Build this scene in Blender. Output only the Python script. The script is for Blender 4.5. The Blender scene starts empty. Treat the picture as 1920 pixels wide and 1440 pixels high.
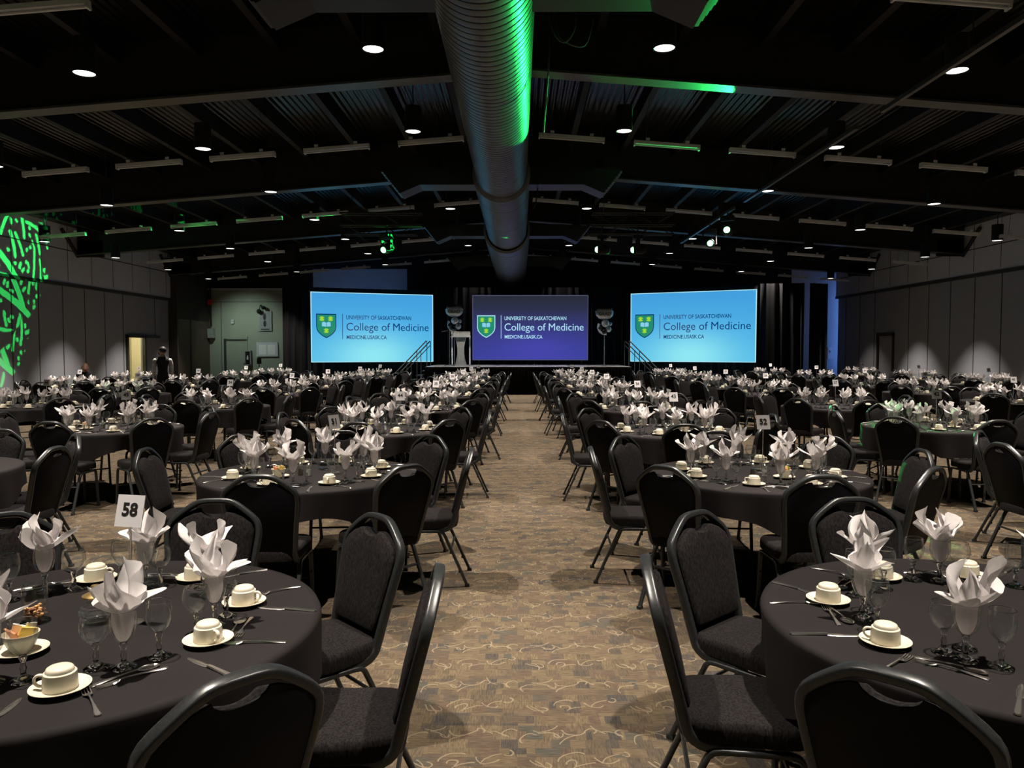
import bpy, bmesh, math, random
from math import sin, cos, pi, radians as R, sqrt, atan2
from mathutils import Vector, Matrix
random.seed(7)
sc = bpy.context.scene
COL = sc.collection
# ------------------------------------------------------------------ camera
CAMZ = 1.65
cam_d = bpy.data.cameras.new('camera'); cam = bpy.data.objects.new('camera', cam_d); COL.objects.link(cam)
cam_d.sensor_width = 36; cam_d.lens = 1440 / 1920 * 36; cam_d.clip_start = 0.05; cam_d.clip_end = 200
cam.location = (0, 0, CAMZ); cam.rotation_euler = (R(90 - 2.58), 0, R(0.48))
sc.camera = cam
# ------------------------------------------------------------------ exposure, world
sc.view_settings.view_transform = 'Standard'; sc.view_settings.look = 'None'
sc.view_settings.gamma = 1; sc.view_settings.exposure = 0.0; sc.view_settings.use_curve_mapping = False
w = bpy.data.worlds.new('world'); sc.world = w; w.use_nodes = True
w.node_tree.nodes['Background'].inputs[0].default_value = (0.6, 0.7, 1, 1)
w.node_tree.nodes['Background'].inputs[1].default_value = 0.0025
sc.cycles.transparent_max_bounces = 40
sc.cycles.max_bounces = 8
sc.cycles.use_light_tree = True
sc.cycles.sample_clamp_indirect = 4.0
E_DOWN = 1880.0        # one ceiling downlight
E_GREEN = 9000.0      # one green moving head
DLX = [-12.81, -9.15, -5.49, -1.83, 1.83, 5.49, 9.15, 12.81]
DLY = [2.51 + 3.66 * k for k in range(-1, 9)]
roof = lambda x: -0.0787 * abs(x)

# ------------------------------------------------------------------ helpers
def tag(o, label=None, cat=None, group=None, kind=None):
    if label: o['label'] = label
    if cat: o['category'] = cat
    if group: o['group'] = group
    if kind: o['kind'] = kind
    return o
def thing(name, label, cat, loc=(0, 0, 0), rz=0, group=None):
    o = bpy.data.objects.new(name, None); COL.objects.link(o); o.empty_display_size = .05
    o.location = loc; o.rotation_euler = (0, 0, rz)
    return tag(o, label, cat, group)
class MB:
    def __init__(s): s.v = []; s.f = []; s.m = []
    def add(s, vs, fs, mi=0, M=None):
        n = len(s.v)
        s.v += [tuple(M @ Vector(p)) for p in vs] if M is not None else [tuple(p) for p in vs]
        s.f += [tuple(i + n for i in f) for f in fs]; s.m += [mi] * len(fs); return s
    def merge(s, o, M=None, mi=None):
        n = len(s.v)
        s.v += [tuple(M @ Vector(p)) for p in o.v] if M is not None else o.v
        s.f += [tuple(i + n for i in f) for f in o.f]; s.m += o.m if mi is None else [mi] * len(o.f); return s
    def box(s, x0, x1, y0, y1, z0, z1, mi=0, M=None):
        v = [(x0, y0, z0), (x1, y0, z0), (x1, y1, z0), (x0, y1, z0), (x0, y0, z1), (x1, y0, z1), (x1, y1, z1), (x0, y1, z1)]
        return s.add(v, [(0, 3, 2, 1), (4, 5, 6, 7), (0, 1, 5, 4), (1, 2, 6, 5), (2, 3, 7, 6), (3, 0, 4, 7)], mi, M)
    def lathe(s, prof, n=24, mi=0, M=None, cap=False):
        v = []; f = []
        for r, z in prof:
            for i in range(n):
                a = 2 * pi * i / n; v.append((r * cos(a), r * sin(a), z))
        for k in range(len(prof) - 1):
            for i in range(n):
                j = (i + 1) % n; f.append((k * n + i, k * n + j, (k + 1) * n + j, (k + 1) * n + i))
        if cap:
            f.append(tuple(range(n))[::-1]); f.append(tuple(range((len(prof) - 1) * n, len(prof) * n)))
        return s.add(v, f, mi, M)
    def sweep(s, path, sec, ref=(0, 1, 0), mi=0, closed=False, caps=True):
        """sec: list of (a,b): a along side axis, b along ref axis"""
        n = len(sec); v = []; f = []; P = [Vector(p) for p in path]; m = len(P); ref = Vector(ref)
        for i, p in enumerate(P):
            if closed: t = (P[(i + 1) % m] - P[i - 1]).normalized()
            else: t = (P[min(i + 1, m - 1)] - P[max(i - 1, 0)]).normalized()
            side = t.cross(ref)
            if side.length < 1e-4: side = t.cross(Vector((1, 0, .01)))
            side.normalize(); up = side.cross(t).normalized()
            for a, b in sec: v.append(tuple(p + side * a + up * b))
        for i in range(m if closed else m - 1):
            for k in range(n):
                l = (k + 1) % n; j = (i + 1) % m
                f.append((i * n + k, i * n + l, j * n + l, j * n + k))
        if caps and not closed: f.append(tuple(range(n))[::-1]); f.append(tuple(range((m - 1) * n, m * n)))
        return s.add(v, f, mi)
    def tube(s, path, r, n=8, mi=0, ref=(0.01, 0.02, 1), closed=False):
        return s.sweep(path, [(r * cos(2 * pi * k / n), r * sin(2 * pi * k / n)) for k in range(n)], ref, mi, closed)
    def pillow(s, outline, rings, mi=0, M=None):
        """outline: 2D pts; rings: list of (scale, h); fan capped both ends"""
        cx = sum(p[0] for p in outline) / len(outline); cy = sum(p[1] for p in outline) / len(outline); n = len(outline)
        v = []; f = []
        for sc_, h in rings:
            for x, y in outline: v.append((cx + (x - cx) * sc_, cy + (y - cy) * sc_, h))
        for k in range(len(rings) - 1):
            for i in range(n):
                j = (i + 1) % n; f.append((k * n + i, k * n + j, (k + 1) * n + j, (k + 1) * n + i))
        f.append(tuple(range(n))[::-1]); f.append(tuple(range((len(rings) - 1) * n, len(rings) * n)))
        return s.add(v, f, mi, M)
    def mesh(s, name, mats, smooth=None):
        me = bpy.data.meshes.new(name); me.from_pydata(s.v, [], s.f)
        for m in mats: me.materials.append(m)
        if len(mats) > 1: me.polygons.foreach_set('material_index', s.m)
        bm = bmesh.new(); bm.from_mesh(me); bmesh.ops.recalc_face_normals(bm, faces=bm.faces); bm.to_mesh(me); bm.free()
        if smooth is not None:
            me.polygons.foreach_set('use_smooth', [True] * len(me.polygons))
            if smooth < 180: me.set_sharp_from_angle(angle=R(smooth))
        me.update(); return me
    def obj(s, name, mats, parent=None, smooth=None, loc=None, rot=None):
        if not isinstance(mats, (list, tuple)): mats = [mats]
        o = bpy.data.objects.new(name, s.mesh(name, mats, smooth)); COL.objects.link(o)
        if parent: o.parent = parent
        if loc: o.location = loc
        if rot: o.rotation_euler = rot
        return o
def struct(name, mb, mats, smooth=None):
    o = mb.obj(name, mats, None, smooth); o['kind'] = 'structure'; return o
def rrect(w, d, r=.3, n=2):
    """rounded rectangle section, w along a, d along b"""
    pts = []; rr = min(w, d) * r
    for cx, cy, a0 in ((w / 2 - rr, d / 2 - rr, 0), (-w / 2 + rr, d / 2 - rr, 90), (-w / 2 + rr, -d / 2 + rr, 180), (w / 2 - rr, -d / 2 + rr, 270)):
        for k in range(n + 1):
            a = R(a0 + 90 * k / n); pts.append((cx + rr * cos(a), cy + rr * sin(a)))
    return pts
def smoothpath(P, n=4):
    P = [Vector(p) for p in P]; out = []
    for i in range(len(P) - 1):
        p0 = P[max(i - 1, 0)]; p1 = P[i]; p2 = P[i + 1]; p3 = P[min(i + 2, len(P) - 1)]
        for k in range(n):
            t = k / n
            out.append(.5 * ((2 * p1) + (p2 - p0) * t + (2 * p0 - 5 * p1 + 4 * p2 - p3) * t * t + (3 * p1 - p0 - 3 * p2 + p3) * t ** 3))
    out.append(P[-1]); return out
def dup(root, loc, rz=0, label=None, group=None, cat=None):
    r = root.copy(); COL.objects.link(r); r.location = loc; r.rotation_euler = (0, 0, rz)
    if label: r['label'] = label
    if group: r['group'] = group
    for ch in root.children:
        c = ch.copy(); COL.objects.link(c); c.parent = r
        for g in ch.children:
            d = g.copy(); COL.objects.link(d); d.parent = c
    return r
USED = set()
def place(root, loc, rz, label, group=None):
    if root.name not in USED:
        USED.add(root.name); root.location = loc; root.rotation_euler = (0, 0, rz); root['label'] = label
        if group: root['group'] = group
        return root
    return dup(root, loc, rz, label, group)

# ------------------------------------------------------------------ materials
def mat(name, col=(.5, .5, .5), rough=.5, metal=0, emit=None, es=1, coat=0, sheen=0, spec=.5):
    m = bpy.data.materials.new(name); m.use_nodes = True; nt = m.node_tree; b = nt.nodes['Principled BSDF']
    b.inputs['Base Color'].default_value = (*col, 1); b.inputs['Roughness'].default_value = rough; b.inputs['Metallic'].default_value = metal
    b.inputs['Coat Weight'].default_value = coat; b.inputs['Sheen Weight'].default_value = sheen; b.inputs['Specular IOR Level'].default_value = spec
    if emit: b.inputs['Emission Color'].default_value = (*emit, 1); b.inputs['Emission Strength'].default_value = es
    return m
class NG:
    def __init__(s, m): s.m = m; s.nt = m.node_tree; s.b = s.nt.nodes.get('Principled BSDF')
    def n(s, t, **k):
        q = s.nt.nodes.new(t)
        for a, v in k.items(): setattr(q, a, v)
        return q
    def l(s, a, b): s.nt.links.new(a, b)
    def setin(s, i, v):
        if isinstance(v, (int, float, tuple)): i.default_value = v
        else: s.l(v, i)
    def math(s, op, a, b=None, c=None, clamp=False):
        q = s.n('ShaderNodeMath', operation=op, use_clamp=clamp)
        for k, v in enumerate((a, b, c)):
            if v is not None: s.setin(q.inputs[k], v)
        return q.outputs[0]
    def coords(s, kind='Object', scale=(1, 1, 1), rot=(0, 0, 0)):
        tc = s.n('ShaderNodeTexCoord'); mp = s.n('ShaderNodeMapping'); mp.inputs['Scale'].default_value = scale; mp.inputs['Rotation'].default_value = rot
        s.l(tc.outputs[kind], mp.inputs[0]); return mp.outputs[0]
    def noise(s, vec, scale, detail=2, rough=.5):
        q = s.n('ShaderNodeTexNoise'); q.inputs['Scale'].default_value = scale; q.inputs['Detail'].default_value = detail; q.inputs['Roughness'].default_value = rough
        s.l(vec, q.inputs['Vector']); return q.outputs['Fac']
    def ramp(s, fac, stops):
        q = s.n('ShaderNodeValToRGB'); s.l(fac, q.inputs[0]); el = q.color_ramp.elements
        while len(el) < len(stops): el.new(.5)
        for e, (p, c) in zip(el, stops): e.position = p; e.color = (*c, 1)
        return q.outputs[0]
    def mix(s, f, a, b, mode='MIX'):
        q = s.n('ShaderNodeMix', data_type='RGBA', blend_type=mode); s.setin(q.inputs[0], f)
        for i, v in ((6, a), (7, b)):
            if isinstance(v, tuple): q.inputs[i].default_value = (*v[:3], 1)
            else: s.l(v, q.inputs[i])
        return q.outputs[2]
    def bump(s, h, strength=.3, dist=.01):
        q = s.n('ShaderNodeBump'); q.inputs['Strength'].default_value = strength; q.inputs['Distance'].default_value = dist
        s.l(h, q.inputs['Height']); s.l(q.outputs[0], s.b.inputs['Normal'])
    def base(s, c): s.l(c, s.b.inputs['Base Color'])

def noisy(name, c1, c2, scale, rough=.6, stretch=(1, 1, 1), bump=0, metal=0, coat=0, spec=.5, sheen=0, detail=3, bdist=.002):
    m = mat(name, c1, rough, metal, coat=coat, spec=spec, sheen=sheen); g = NG(m)
    v = g.coords('Object', stretch); f = g.noise(v, scale, detail)
    g.base(g.ramp(f, [(.3, c1), (.7, c2)]))
    if bump: g.bump(f, bump, bdist)
    return m
M_CLOTH = noisy('tablecloth fabric', (.0104, .0082, .0090), (.0132, .0106, .0115), 3, .8, bump=.25, bdist=.01, spec=.2)
M_PAD = noisy('chair pad fabric', (.004, .0034, .0036), (.0165, .0140, .0145), 150, .95, (1, 1, .35), bump=.6, detail=1, spec=.15)
M_VINYL = noisy('chair back vinyl', (.0012, .0012, .0018), (.002, .002, .0036), 60, .6, bump=.1, spec=.12)
M_FRAME = noisy('chair frame paint', (.030, .032, .034), (.042, .045, .047), 90, .34, metal=.5, bump=.05)
M_CHINA = noisy('cream china', (.80, .74, .60), (.84, .78, .64), 4, .18, coat=.4)
M_STEEL = noisy('cutlery steel', (.72, .70, .68), (.82, .80, .78), 12, .27, metal=1)
M_NAP = noisy('napkin linen', (.84, .81, .82), (.90, .87, .88), 60, .8, bump=.15, sheen=.2)
_g = NG(M_NAP); _t = _g.n('ShaderNodeBsdfTranslucent'); _t.inputs[0].default_value = (.85, .80, .80, 1); _x = _g.n('ShaderNodeMixShader'); _x.inputs[0].default_value = .22
_o = [q for q in _g.nt.nodes if q.type == 'OUTPUT_MATERIAL'][0]; _g.l(_g.b.outputs[0], _x.inputs[1]); _g.l(_t.outputs[0], _x.inputs[2]); _g.l(_x.outputs[0], _o.inputs[0])
M_BLACK = noisy('matte black', (.005, .005, .006), (.008, .008, .009), 8, .6, spec=.3)
M_BLACKMET = noisy('black metal', (.015, .015, .016), (.022, .022, .024), 20, .4, metal=.3)
M_CARD = noisy('white card', (.78, .76, .80), (.84, .82, .86), 3, .6)
M_INK = noisy('black ink', (.006, .006, .006), (.012, .012, .012), 20, .6)
M_PLASTICW = noisy('off white fixture enamel', (.52, .55, .58), (.60, .63, .66), 8, .4)
M_GREY = noisy('grey box enamel', (.28, .3, .3), (.34, .36, .36), 8, .5)
def thin_glass(name, tint=(1, 1, 1), boost=1.0, ior=1.5, haze=.02):
    m = bpy.data.materials.new(name); m.use_nodes = True; nt = m.node_tree; nt.nodes.clear(); g = NG(m)
    out = g.n('ShaderNodeOutputMaterial'); t = g.n('ShaderNodeBsdfTransparent'); t.inputs[0].default_value = (*tint, 1)
    gl = g.n('ShaderNodeBsdfGlossy'); gl.inputs['Roughness'].default_value = .03
    fr = g.n('ShaderNodeFresnel'); fr.inputs[0].default_value = ior
    f = g.math('MINIMUM', g.math('MULTIPLY', fr.outputs[0], boost), .42); mx = g.n('ShaderNodeMixShader'); g.l(f, mx.inputs[0]); g.l(t.outputs[0], mx.inputs[1]); g.l(gl.outputs[0], mx.inputs[2])
    df = g.n('ShaderNodeBsdfDiffuse'); df.inputs[0].default_value = (.8, .85, .85, 1); m2 = g.n('ShaderNodeMixShader'); m2.inputs[0].default_value = haze
    g.l(mx.outputs[0], m2.inputs[1]); g.l(df.outputs[0], m2.inputs[2]); g.l(m2.outputs[0], out.inputs[0]); return m
M_GLASS = thin_glass('clear bowl glass', (.965, .975, .975), 1.3, 1.35)
M_SOLID = bpy.data.materials.new('solid stem glass'); M_SOLID.use_nodes = True
_b = M_SOLID.node_tree.nodes['Principled BSDF']; _b.inputs['Transmission Weight'].default_value = 1; _b.inputs['Roughness'].default_value = .03; _b.inputs['IOR'].default_value = 1.5

# carpet -------------------------------------------------------------
def carpet():
    m = mat('patterned carpet', (.2, .15, .1), .95, spec=.1); g = NG(m)
    tc = g.n('ShaderNodeTexCoord'); obj = tc.outputs['Object']
    sep = g.n('ShaderNodeSeparateXYZ'); g.l(obj, sep.inputs[0]); X, Y = sep.outputs[0], sep.outputs[1]
    # woven patches of many sizes
    def patches(scale, w_, seed):
        mp = g.n('ShaderNodeMapping'); mp.inputs['Location'].default_value = (seed, seed * 1.7, 0); g.l(obj, mp.inputs[0])
        br = g.n('ShaderNodeTexBrick'); br.offset = .5; br.inputs['Color1'].default_value = (0, 0, 0, 1); br.inputs['Color2'].default_value = (1, 1, 1, 1)
        br.inputs['Mortar'].default_value = (.5, .5, .5, 1); br.inputs['Mortar Size'].default_value = 0; br.inputs['Scale'].default_value = scale
        br.inputs['Brick Width'].default_value = w_; br.inputs['Row Height'].default_value = .5; g.l(mp.outputs[0], br.inputs['Vector']); return br.outputs[0]
    p1 = patches(4.2, .62, 0.3); p2 = patches(7.1, .5, 3.1)
    s1 = g.n('ShaderNodeSeparateColor'); g.l(p1, s1.inputs[0]); s2 = g.n('ShaderNodeSeparateColor'); g.l(p2, s2.inputs[0])
    v = g.math('ADD', g.math('MULTIPLY', s1.outputs[0], .55), g.math('MULTIPLY', s2.outputs[0], .45))
    c1 = g.ramp(v, [(.1, (.046, .041, .037)), (.33, (.072, .056, .039)), (.5, (.100, .077, .049)), (.7, (.074, .053, .038)), (.9, (.056, .053, .043))])
    # weave grain: horizontal or vertical streaks by patch
    mh = g.n('ShaderNodeMapping'); mh.inputs['Scale'].default_value = (18, 160, 1); g.l(obj, mh.inputs[0])
    mv = g.n('ShaderNodeMapping'); mv.inputs['Scale'].default_value = (160, 18, 1); g.l(obj, mv.inputs[0])
    nh = g.noise(mh.outputs[0], 1, 2, .6); nv = g.noise(mv.outputs[0], 1, 2, .6)
    sel = g.math('GREATER_THAN', s2.outputs[0], .5); gr = g.math('ADD', g.math('MULTIPLY', nh, sel), g.math('MULTIPLY', nv, g.math('SUBTRACT', 1, sel)))
    gr2 = g.math('MULTIPLY_ADD', gr, 1.6, .2)
    cc = g.n('ShaderNodeMix', data_type='RGBA', blend_type='MULTIPLY'); cc.inputs[0].default_value = 1; g.l(c1, cc.inputs[6])
    cmb = g.n('ShaderNodeCombineColor'); [g.l(gr2, cmb.inputs[i]) for i in range(3)]; g.l(cmb.outputs[0], cc.inputs[7])
    # vine strokes, repeated in every 0.48 m tile
    T = .48; wob = g.noise(obj, 9, 1); wob2 = g.math('MULTIPLY', g.math('SUBTRACT', wob, .5), .05)
    u = g.math('ADD', g.math('MODULO', g.math('ADD', X, 96.0), T), wob2); vv = g.math('ADD', g.math('MODULO', g.math('ADD', Y, 96.0), T), wob2)
    total = None
    arcs = [  # cx, cy, r, start, end, width
        (.02, .055, .085, -5, 60, .0034), (.115, .165, .085, 205, 272, .0034), (.105, .095, .026, -95, 75, .0034),
        (.23, .12, .07, 60, 175, .0031), (.215, .115, .022, -40, 200, .0036), (.30, .02, .10, 85, 140, .0031),
        (.36, .16, .045, 170, 330, .0036), (.42, .10, .085, 95, 170, .0031), (.44, .19, .02, -150, 90, .0036),
        (.06, .30, .05, 60, 215, .0034), (.10, .26, .10, 40, 95, .0031), (.17, .34, .022, -200, 30, .0036),
        (.27, .25, .09, 100, 165, .0034), (.24, .40, .06, 200, 330, .0034), (.31, .37, .020, -60, 190, .0036),
        (.38, .30, .07, 20, 110, .0031), (.40, .43, .085, 185, 250, .0034), (.45, .36, .03, 30, 240, .0034), (.10, .44, .07, 240, 340, .0031)]
    for cx, cy, r, a0, a1, wd in arcs:
        dx = g.math('SUBTRACT', u, cx); dy = g.math('SUBTRACT', vv, cy)
        rr = g.math('SQRT', g.math('ADD', g.math('MULTIPLY', dx, dx), g.math('MULTIPLY', dy, dy)))
        on = g.math('LESS_THAN', g.math('ABSOLUTE', g.math('SUBTRACT', rr, r)), wd)
        mid = R((a0 + a1) / 2); half = R((a1 - a0) / 2)
        dot = g.math('ADD', g.math('MULTIPLY', dx, cos(mid)), g.math('MULTIPLY', dy, sin(mid)))
        inn = g.math('GREATER_THAN', dot, g.math('MULTIPLY', rr, cos(half)))
        k = g.math('MULTIPLY', on, inn); total = k if total is None else g.math('MAXIMUM', total, k)
    fade = g.math('MULTIPLY', total, .62)
    g.base(g.mix(fade, cc.outputs[2], (.22, .178, .120)))
    g.bump(gr, .5, .004); return m
M_CARPET = carpet()

# ------------------------------------------------------------------ room shell
XL, XR, YB, YF = -14.5, 14.5, 36.0, -5.0
M_WALL = noisy('grey panel wall', (.27, .285, .325), (.285, .30, .34), 1.5, .8)
M_WALLUP = noisy('upper wall paint', (.54, .57, .64), (.57, .60, .67), 1.2, .8)
M_TRIM = noisy('dark track', (.03, .03, .03), (.04, .04, .04), 9, .6)
M_SEAM = noisy('panel seam', (.035, .034, .036), (.04, .04, .04), 9, .8)
M_GREEN = noisy('grey green paint', (.30, .34, .28), (.33, .37, .31), 2, .7)
M_BROWN = noisy('brown folding wall', (.10, .075, .055), (.12, .09, .065), 3, .6, (1, 1, .2))
M_DARKB = noisy('dark brown wall', (.035, .03, .024), (.04, .034, .028), 3, .8)
M_CREAM = noisy('corridor paint', (.62, .58, .42), (.66, .62, .46), 3, .7)
M_DECK = mat('painted roof deck', (.004, .0042, .0045), .26, 0, spec=.35); _g = NG(M_DECK)
_v = _g.coords('Object', (1, 1, 1)); _w = _g.n('ShaderNodeTexWave'); _w.inputs['Scale'].default_value = 2.6; _g.l(_v, _w.inputs[0]); _g.bump(_w.outputs['Fac'], .5, .03)
M_BEAM = noisy('black beam paint', (.004, .004, .005), (.006, .006, .007), 3, .6)
M_FLANGE = noisy('grey steel flange', (.055, .057, .056), (.07, .073, .07), 6, .35, metal=.2)
b = MB().add([(XL, YF, 0), (XR, YF, 0), (XR, YB, 0), (XL, YB, 0)], [(0, 1, 2, 3)]); b.box(XL, XR, YF, YB, -.1, -.01)
struct('floor', b, M_CARPET)
def zroof(x): return 6.75 + roof(x)
b = MB()
for s_ in (-1, 1):
    b.add([(0, YF, 6.75), (s_ * 14.7, YF, zroof(14.7)), (s_ * 14.7, YB + .2, zroof(14.7)), (0, YB + .2, 6.75), (0, YF, 6.85), (s_ * 14.7, YF, zroof(14.7) + .1), (s_ * 14.7, YB + .2, zroof(14.7) + .1), (0, YB + .2, 6.85)],
          [(0, 1, 2, 3), (4, 5, 6, 7), (0, 1, 5, 4), (2, 3, 7, 6)])
struct('ceiling', b, M_DECK)
b = MB()
for k in range(1, 12):
    for s_ in (-1, 1):
        x = s_ * k * 1.22; z = zroof(x); b.box(x - .06, x + .06, YF, YB, z - .28, z + .01)
struct('ceiling_joists', b, M_BLACK)
BY = [5.0, 11.7, 18.3, 25.1, 31.8]
for i, y in enumerate(BY):
    b = MB()
    for s_ in (-1, 1):
        x1 = s_ * 14.45; z0, z1 = 5.84, 5.84 + roof(14.45)
        for (ya, yb, za, zb, mi) in ((y + .1, y + .2, .03, .93, 0), (y, y + .3, 0, .035, 1)):
            b.add([(0, ya, z0 + za), (x1, ya, z1 + za), (x1, yb, z1 + za), (0, yb, z0 + za), (0, ya, z0 + zb), (x1, ya, z1 + zb), (x1, yb, z1 + zb), (0, yb, z0 + zb)],
                  [(0, 3, 2, 1), (4, 5, 6, 7), (0, 1, 5, 4), (1, 2, 6, 5), (2, 3, 7, 6), (3, 0, 4, 7)], mi)
        # haunch and brace where the beam meets the wall
        b.box(min(s_ * 13.6, s_ * 14.4), max(s_ * 13.6, s_ * 14.4), y + .1, y + .2, z1 - .03, z1 + .5)
        b.sweep([(s_ * 14.44, y + .15, z1 - .02), (s_ * 14.44, y - .75, z1 + .75)], rrect(.1, .1), (1, 0, 0))
    struct('beam_%d' % (i + 1), b, [M_BEAM, M_FLANGE])
def side_wall(x, s_, ztrim, name, door, yend):
    """panels below the track stand 0.12 m further out than the wall above"""
    up = MB(); y0 = YF
    up.box(min(x, x + s_ * .2), max(x, x + s_ * .2), YF, yend, ztrim, 6.0)
    for k in range(26):
        yy = 23.35 + (k - 18) * 1.38
        if YF < yy < yend: up.box(min(x - s_ * .004, x), max(x - s_ * .004, x), yy - .012, yy + .012, ztrim + .1, 5.6, 1)
    up.box(min(x - s_ * .006, x), max(x - s_ * .006, x), YF, yend, 4.82, 4.85, 1)
    struct(name + '_upper', up, [M_WALLUP, M_SEAM])
    lo = MB(); xa = x + s_ * .12; d0, d1, dz = door
    def seg(a, b_, za, zb, mi=0, t=.1): lo.box(min(xa, xa + s_ * t), max(xa, xa + s_ * t), a, b_, za, zb, mi)
    seg(YF, d0, 0, ztrim); seg(d0, d1, dz, ztrim); seg(d1, yend, 0, ztrim)
    yy = 23.35 - 1.25 * 22
    while yy < yend:
        if not (d0 - .02 < yy < d1 + .02): lo.box(min(xa - s_ * .005, xa), max(xa - s_ * .005, xa), yy - .02, yy + .02, .02, ztrim, 1)
        yy += 1.25 if s_ < 0 else 1.38
    struct(name, lo, [M_WALL, M_SEAM])
    tr = MB(); tr.box(min(x - s_ * .03, x + s_ * .15), max(x - s_ * .03, x + s_ * .15), YF, yend, ztrim - .07, ztrim + .03)
    struct('trim_1' if s_ < 0 else 'trim_2', tr, M_TRIM)
side_wall(XL, -1, 3.75, 'wall_left', (28.6, 29.85, 2.1), 32.1)
side_wall(XR, 1, 4.02, 'wall_right', (30.1, 31.35, 2.2), 35.35)
# right wall closed door with dark surround
b = MB(); b.box(XR + .14, XR + .19, 30.1, 31.35, 0, 2.2, 0)
b.box(XR + .06, XR + .13, 30.02, 30.12, 0, 2.28, 1); b.box(XR + .06, XR + .13, 31.33, 31.43, 0, 2.28, 1); b.box(XR + .06, XR + .13, 30.02, 31.43, 2.18, 2.3, 1)
struct('door_2', b, [M_WALL, M_SEAM])
# left doorway: lit corridor behind, its leaf folded back on the wall
b = MB(); xa = XL - .22
b.box(xa - 2.4, xa - 2.3, 27.0, 31.5, 0, 2.6); b.box(xa - 2.4, xa, 26.9, 27.0, 0, 2.6); b.box(xa - 2.4, xa, 31.5, 31.6, 0, 2.6); b.box(xa - 2.4, xa, 26.9, 31.6, 2.5, 2.6); b.box(xa - 2.4, xa, 26.9, 31.6, -.1, 0)
b.box(xa - 2.3, xa - 1.2, 31.2, 31.5, 0, 2.5)
struct('wall_corridor', b, M_CREAM)
b = MB(); b.box(XL - .11, XL - .05, 29.9, 31.05, .02, 2.12, 0); b.box(XL - .14, XL - .03, 28.5, 28.6, 0, 2.18, 1); b.box(XL - .14, XL - .03, 29.82, 29.92, 0, 2.18, 1); b.box(XL - .14, XL - .03, 28.5, 31.1, 2.1, 2.2, 1)
struct('door_1', b, [M_WALL, M_TRIM])
l = bpy.data.lights.new('corridor_light', 'POINT'); l.energy = 90; l.color = (1, .9, .6); l.shadow_soft_size = .15
o = bpy.data.objects.new('corridor_light', l); COL.objects.link(o); o.location = (XL - 1.2, 29.6, 2.3)
# brown folding wall beyond the left wall
b = MB(); b.box(XL - .1, XL + .02, 32.1, YB, 2.95, 6.0, 1); b.box(XL - .1, XL - .0, 32.1, YB, 0, 2.95, 0); b.box(XL - .1, XL + .03, 33.9, 34.0, 0, 2.95, 0); b.box(XL - .1, XL + .25, 32.02, 32.12, 0, 5.6, 1)
struct('wall_left_recess', b, [M_BROWN, M_DARKB])
# back wall
b = MB(); b.box(XL, -9.6, YB, YB + .1, 0, 4.5, 0); b.box(-9.6, -5.2, YB, YB + .1, 0, 5.4, 0); b.box(XL, -9.6, YB - .02, YB + .1, 4.5, 6.6, 1); b.box(-9.6, -5.2, YB - .02, YB + .1, 5.4, 6.6, 1); b.box(-5.2, 12.7, YB, YB + .1, 0, 6.8, 1); b.box(12.7, 15.6, YB, YB + .1, 0, 5.45, 3); b.box(12.7, 15.6, YB - .02, YB + .1, 5.45, 6.8, 1); b.box(15.5, 15.6, 35.3, YB, 0, 6.8, 3)
b.box(XL, -9.7, YB - .02, YB, 3.86, 3.88, 2); b.box(-13.95, -13.93, YB - .012, YB, 0, 3.86, 2); b.box(XL, -9.7, YB - .16, YB, 4.42, 4.5, 3)
struct('wall_back', b, [M_GREEN, M_BLACK, M_TRIM, M_WALLUP])
b = MB(); b.box(XL - .3, XR + .3, YF - .1, YF, 0, 6.8); struct('wall_camera_side', b, M_WALLUP)
b = MB(); b.box(-13.7, -12.75, YB - .05, YB - .02, 0, 2.08, 0); b.box(-13.8, -13.7, YB - .1, YB, 0, 2.15, 1); b.box(-12.78, -12.7, YB - .07, YB, 0, 2.25, 0); b.box(-13.8, -12.72, YB - .09, YB, 2.07, 2.13, 1)
o = struct('door_3', b, [M_GREEN, M_TRIM])
k_ = MB().lathe([(0, 0), (.03, 0), (.035, .03), (0, .06)], 12, M=Matrix.Translation((-12.87, YB - .06, .98)) @ Matrix.Rotation(R(90), 4, 'X')).obj('door_handle', M_STEEL, o, 40)
# light above the left back corner that shows that wall
for nm, loc, e, c, tgt in (('wall_wash', (-16 + 3.2, 33.2, 4.3), 210, (.82, 1, .86), (-12.6, 36, 1.6)),):
    l = bpy.data.lights.new(nm, 'SPOT'); l.energy = e; l.color = c; l.spot_size = R(95); l.spot_blend = 1; l.shadow_soft_size = .05
    o = bpy.data.objects.new(nm, l); COL.objects.link(o); o.location = loc; o.rotation_euler = (Vector(tgt) - Vector(loc)).to_track_quat('-Z', 'Y').to_euler()
# blue stage uplights behind the drapes
for nm, loc, e, tgt, sz in (('blue_uplight', (-7.4, 33.6, .5), 330, (-7.4, 36, 5.3), 70), ('stage_wash', (.5, 30.4, 5.2), 60, (.5, 29, 1), 120)):
    l = bpy.data.lights.new(nm, 'SPOT'); l.energy = e; l.color = (.12, .3, 1) if nm[0] == 'b' else (.3, .35, 1); l.spot_size = R(sz); l.spot_blend = .8; l.shadow_soft_size = .08
    o = bpy.data.objects.new(nm, l); COL.objects.link(o); o.location = loc; o.rotation_euler = (Vector(tgt) - Vector(loc)).to_track_quat('-Z', 'Y').to_euler()

l = bpy.data.lights.new('blue_batten', 'AREA'); l.shape = 'RECTANGLE'; l.size = .1; l.size_y = 4.4; l.energy = 20; l.color = (.16, .36, 1)
o = bpy.data.objects.new('blue_batten', l); COL.objects.link(o); o.location = (15.42, 35.5, 2.6); o.rotation_euler = (R(90), 0, R(90 - 20))

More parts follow.
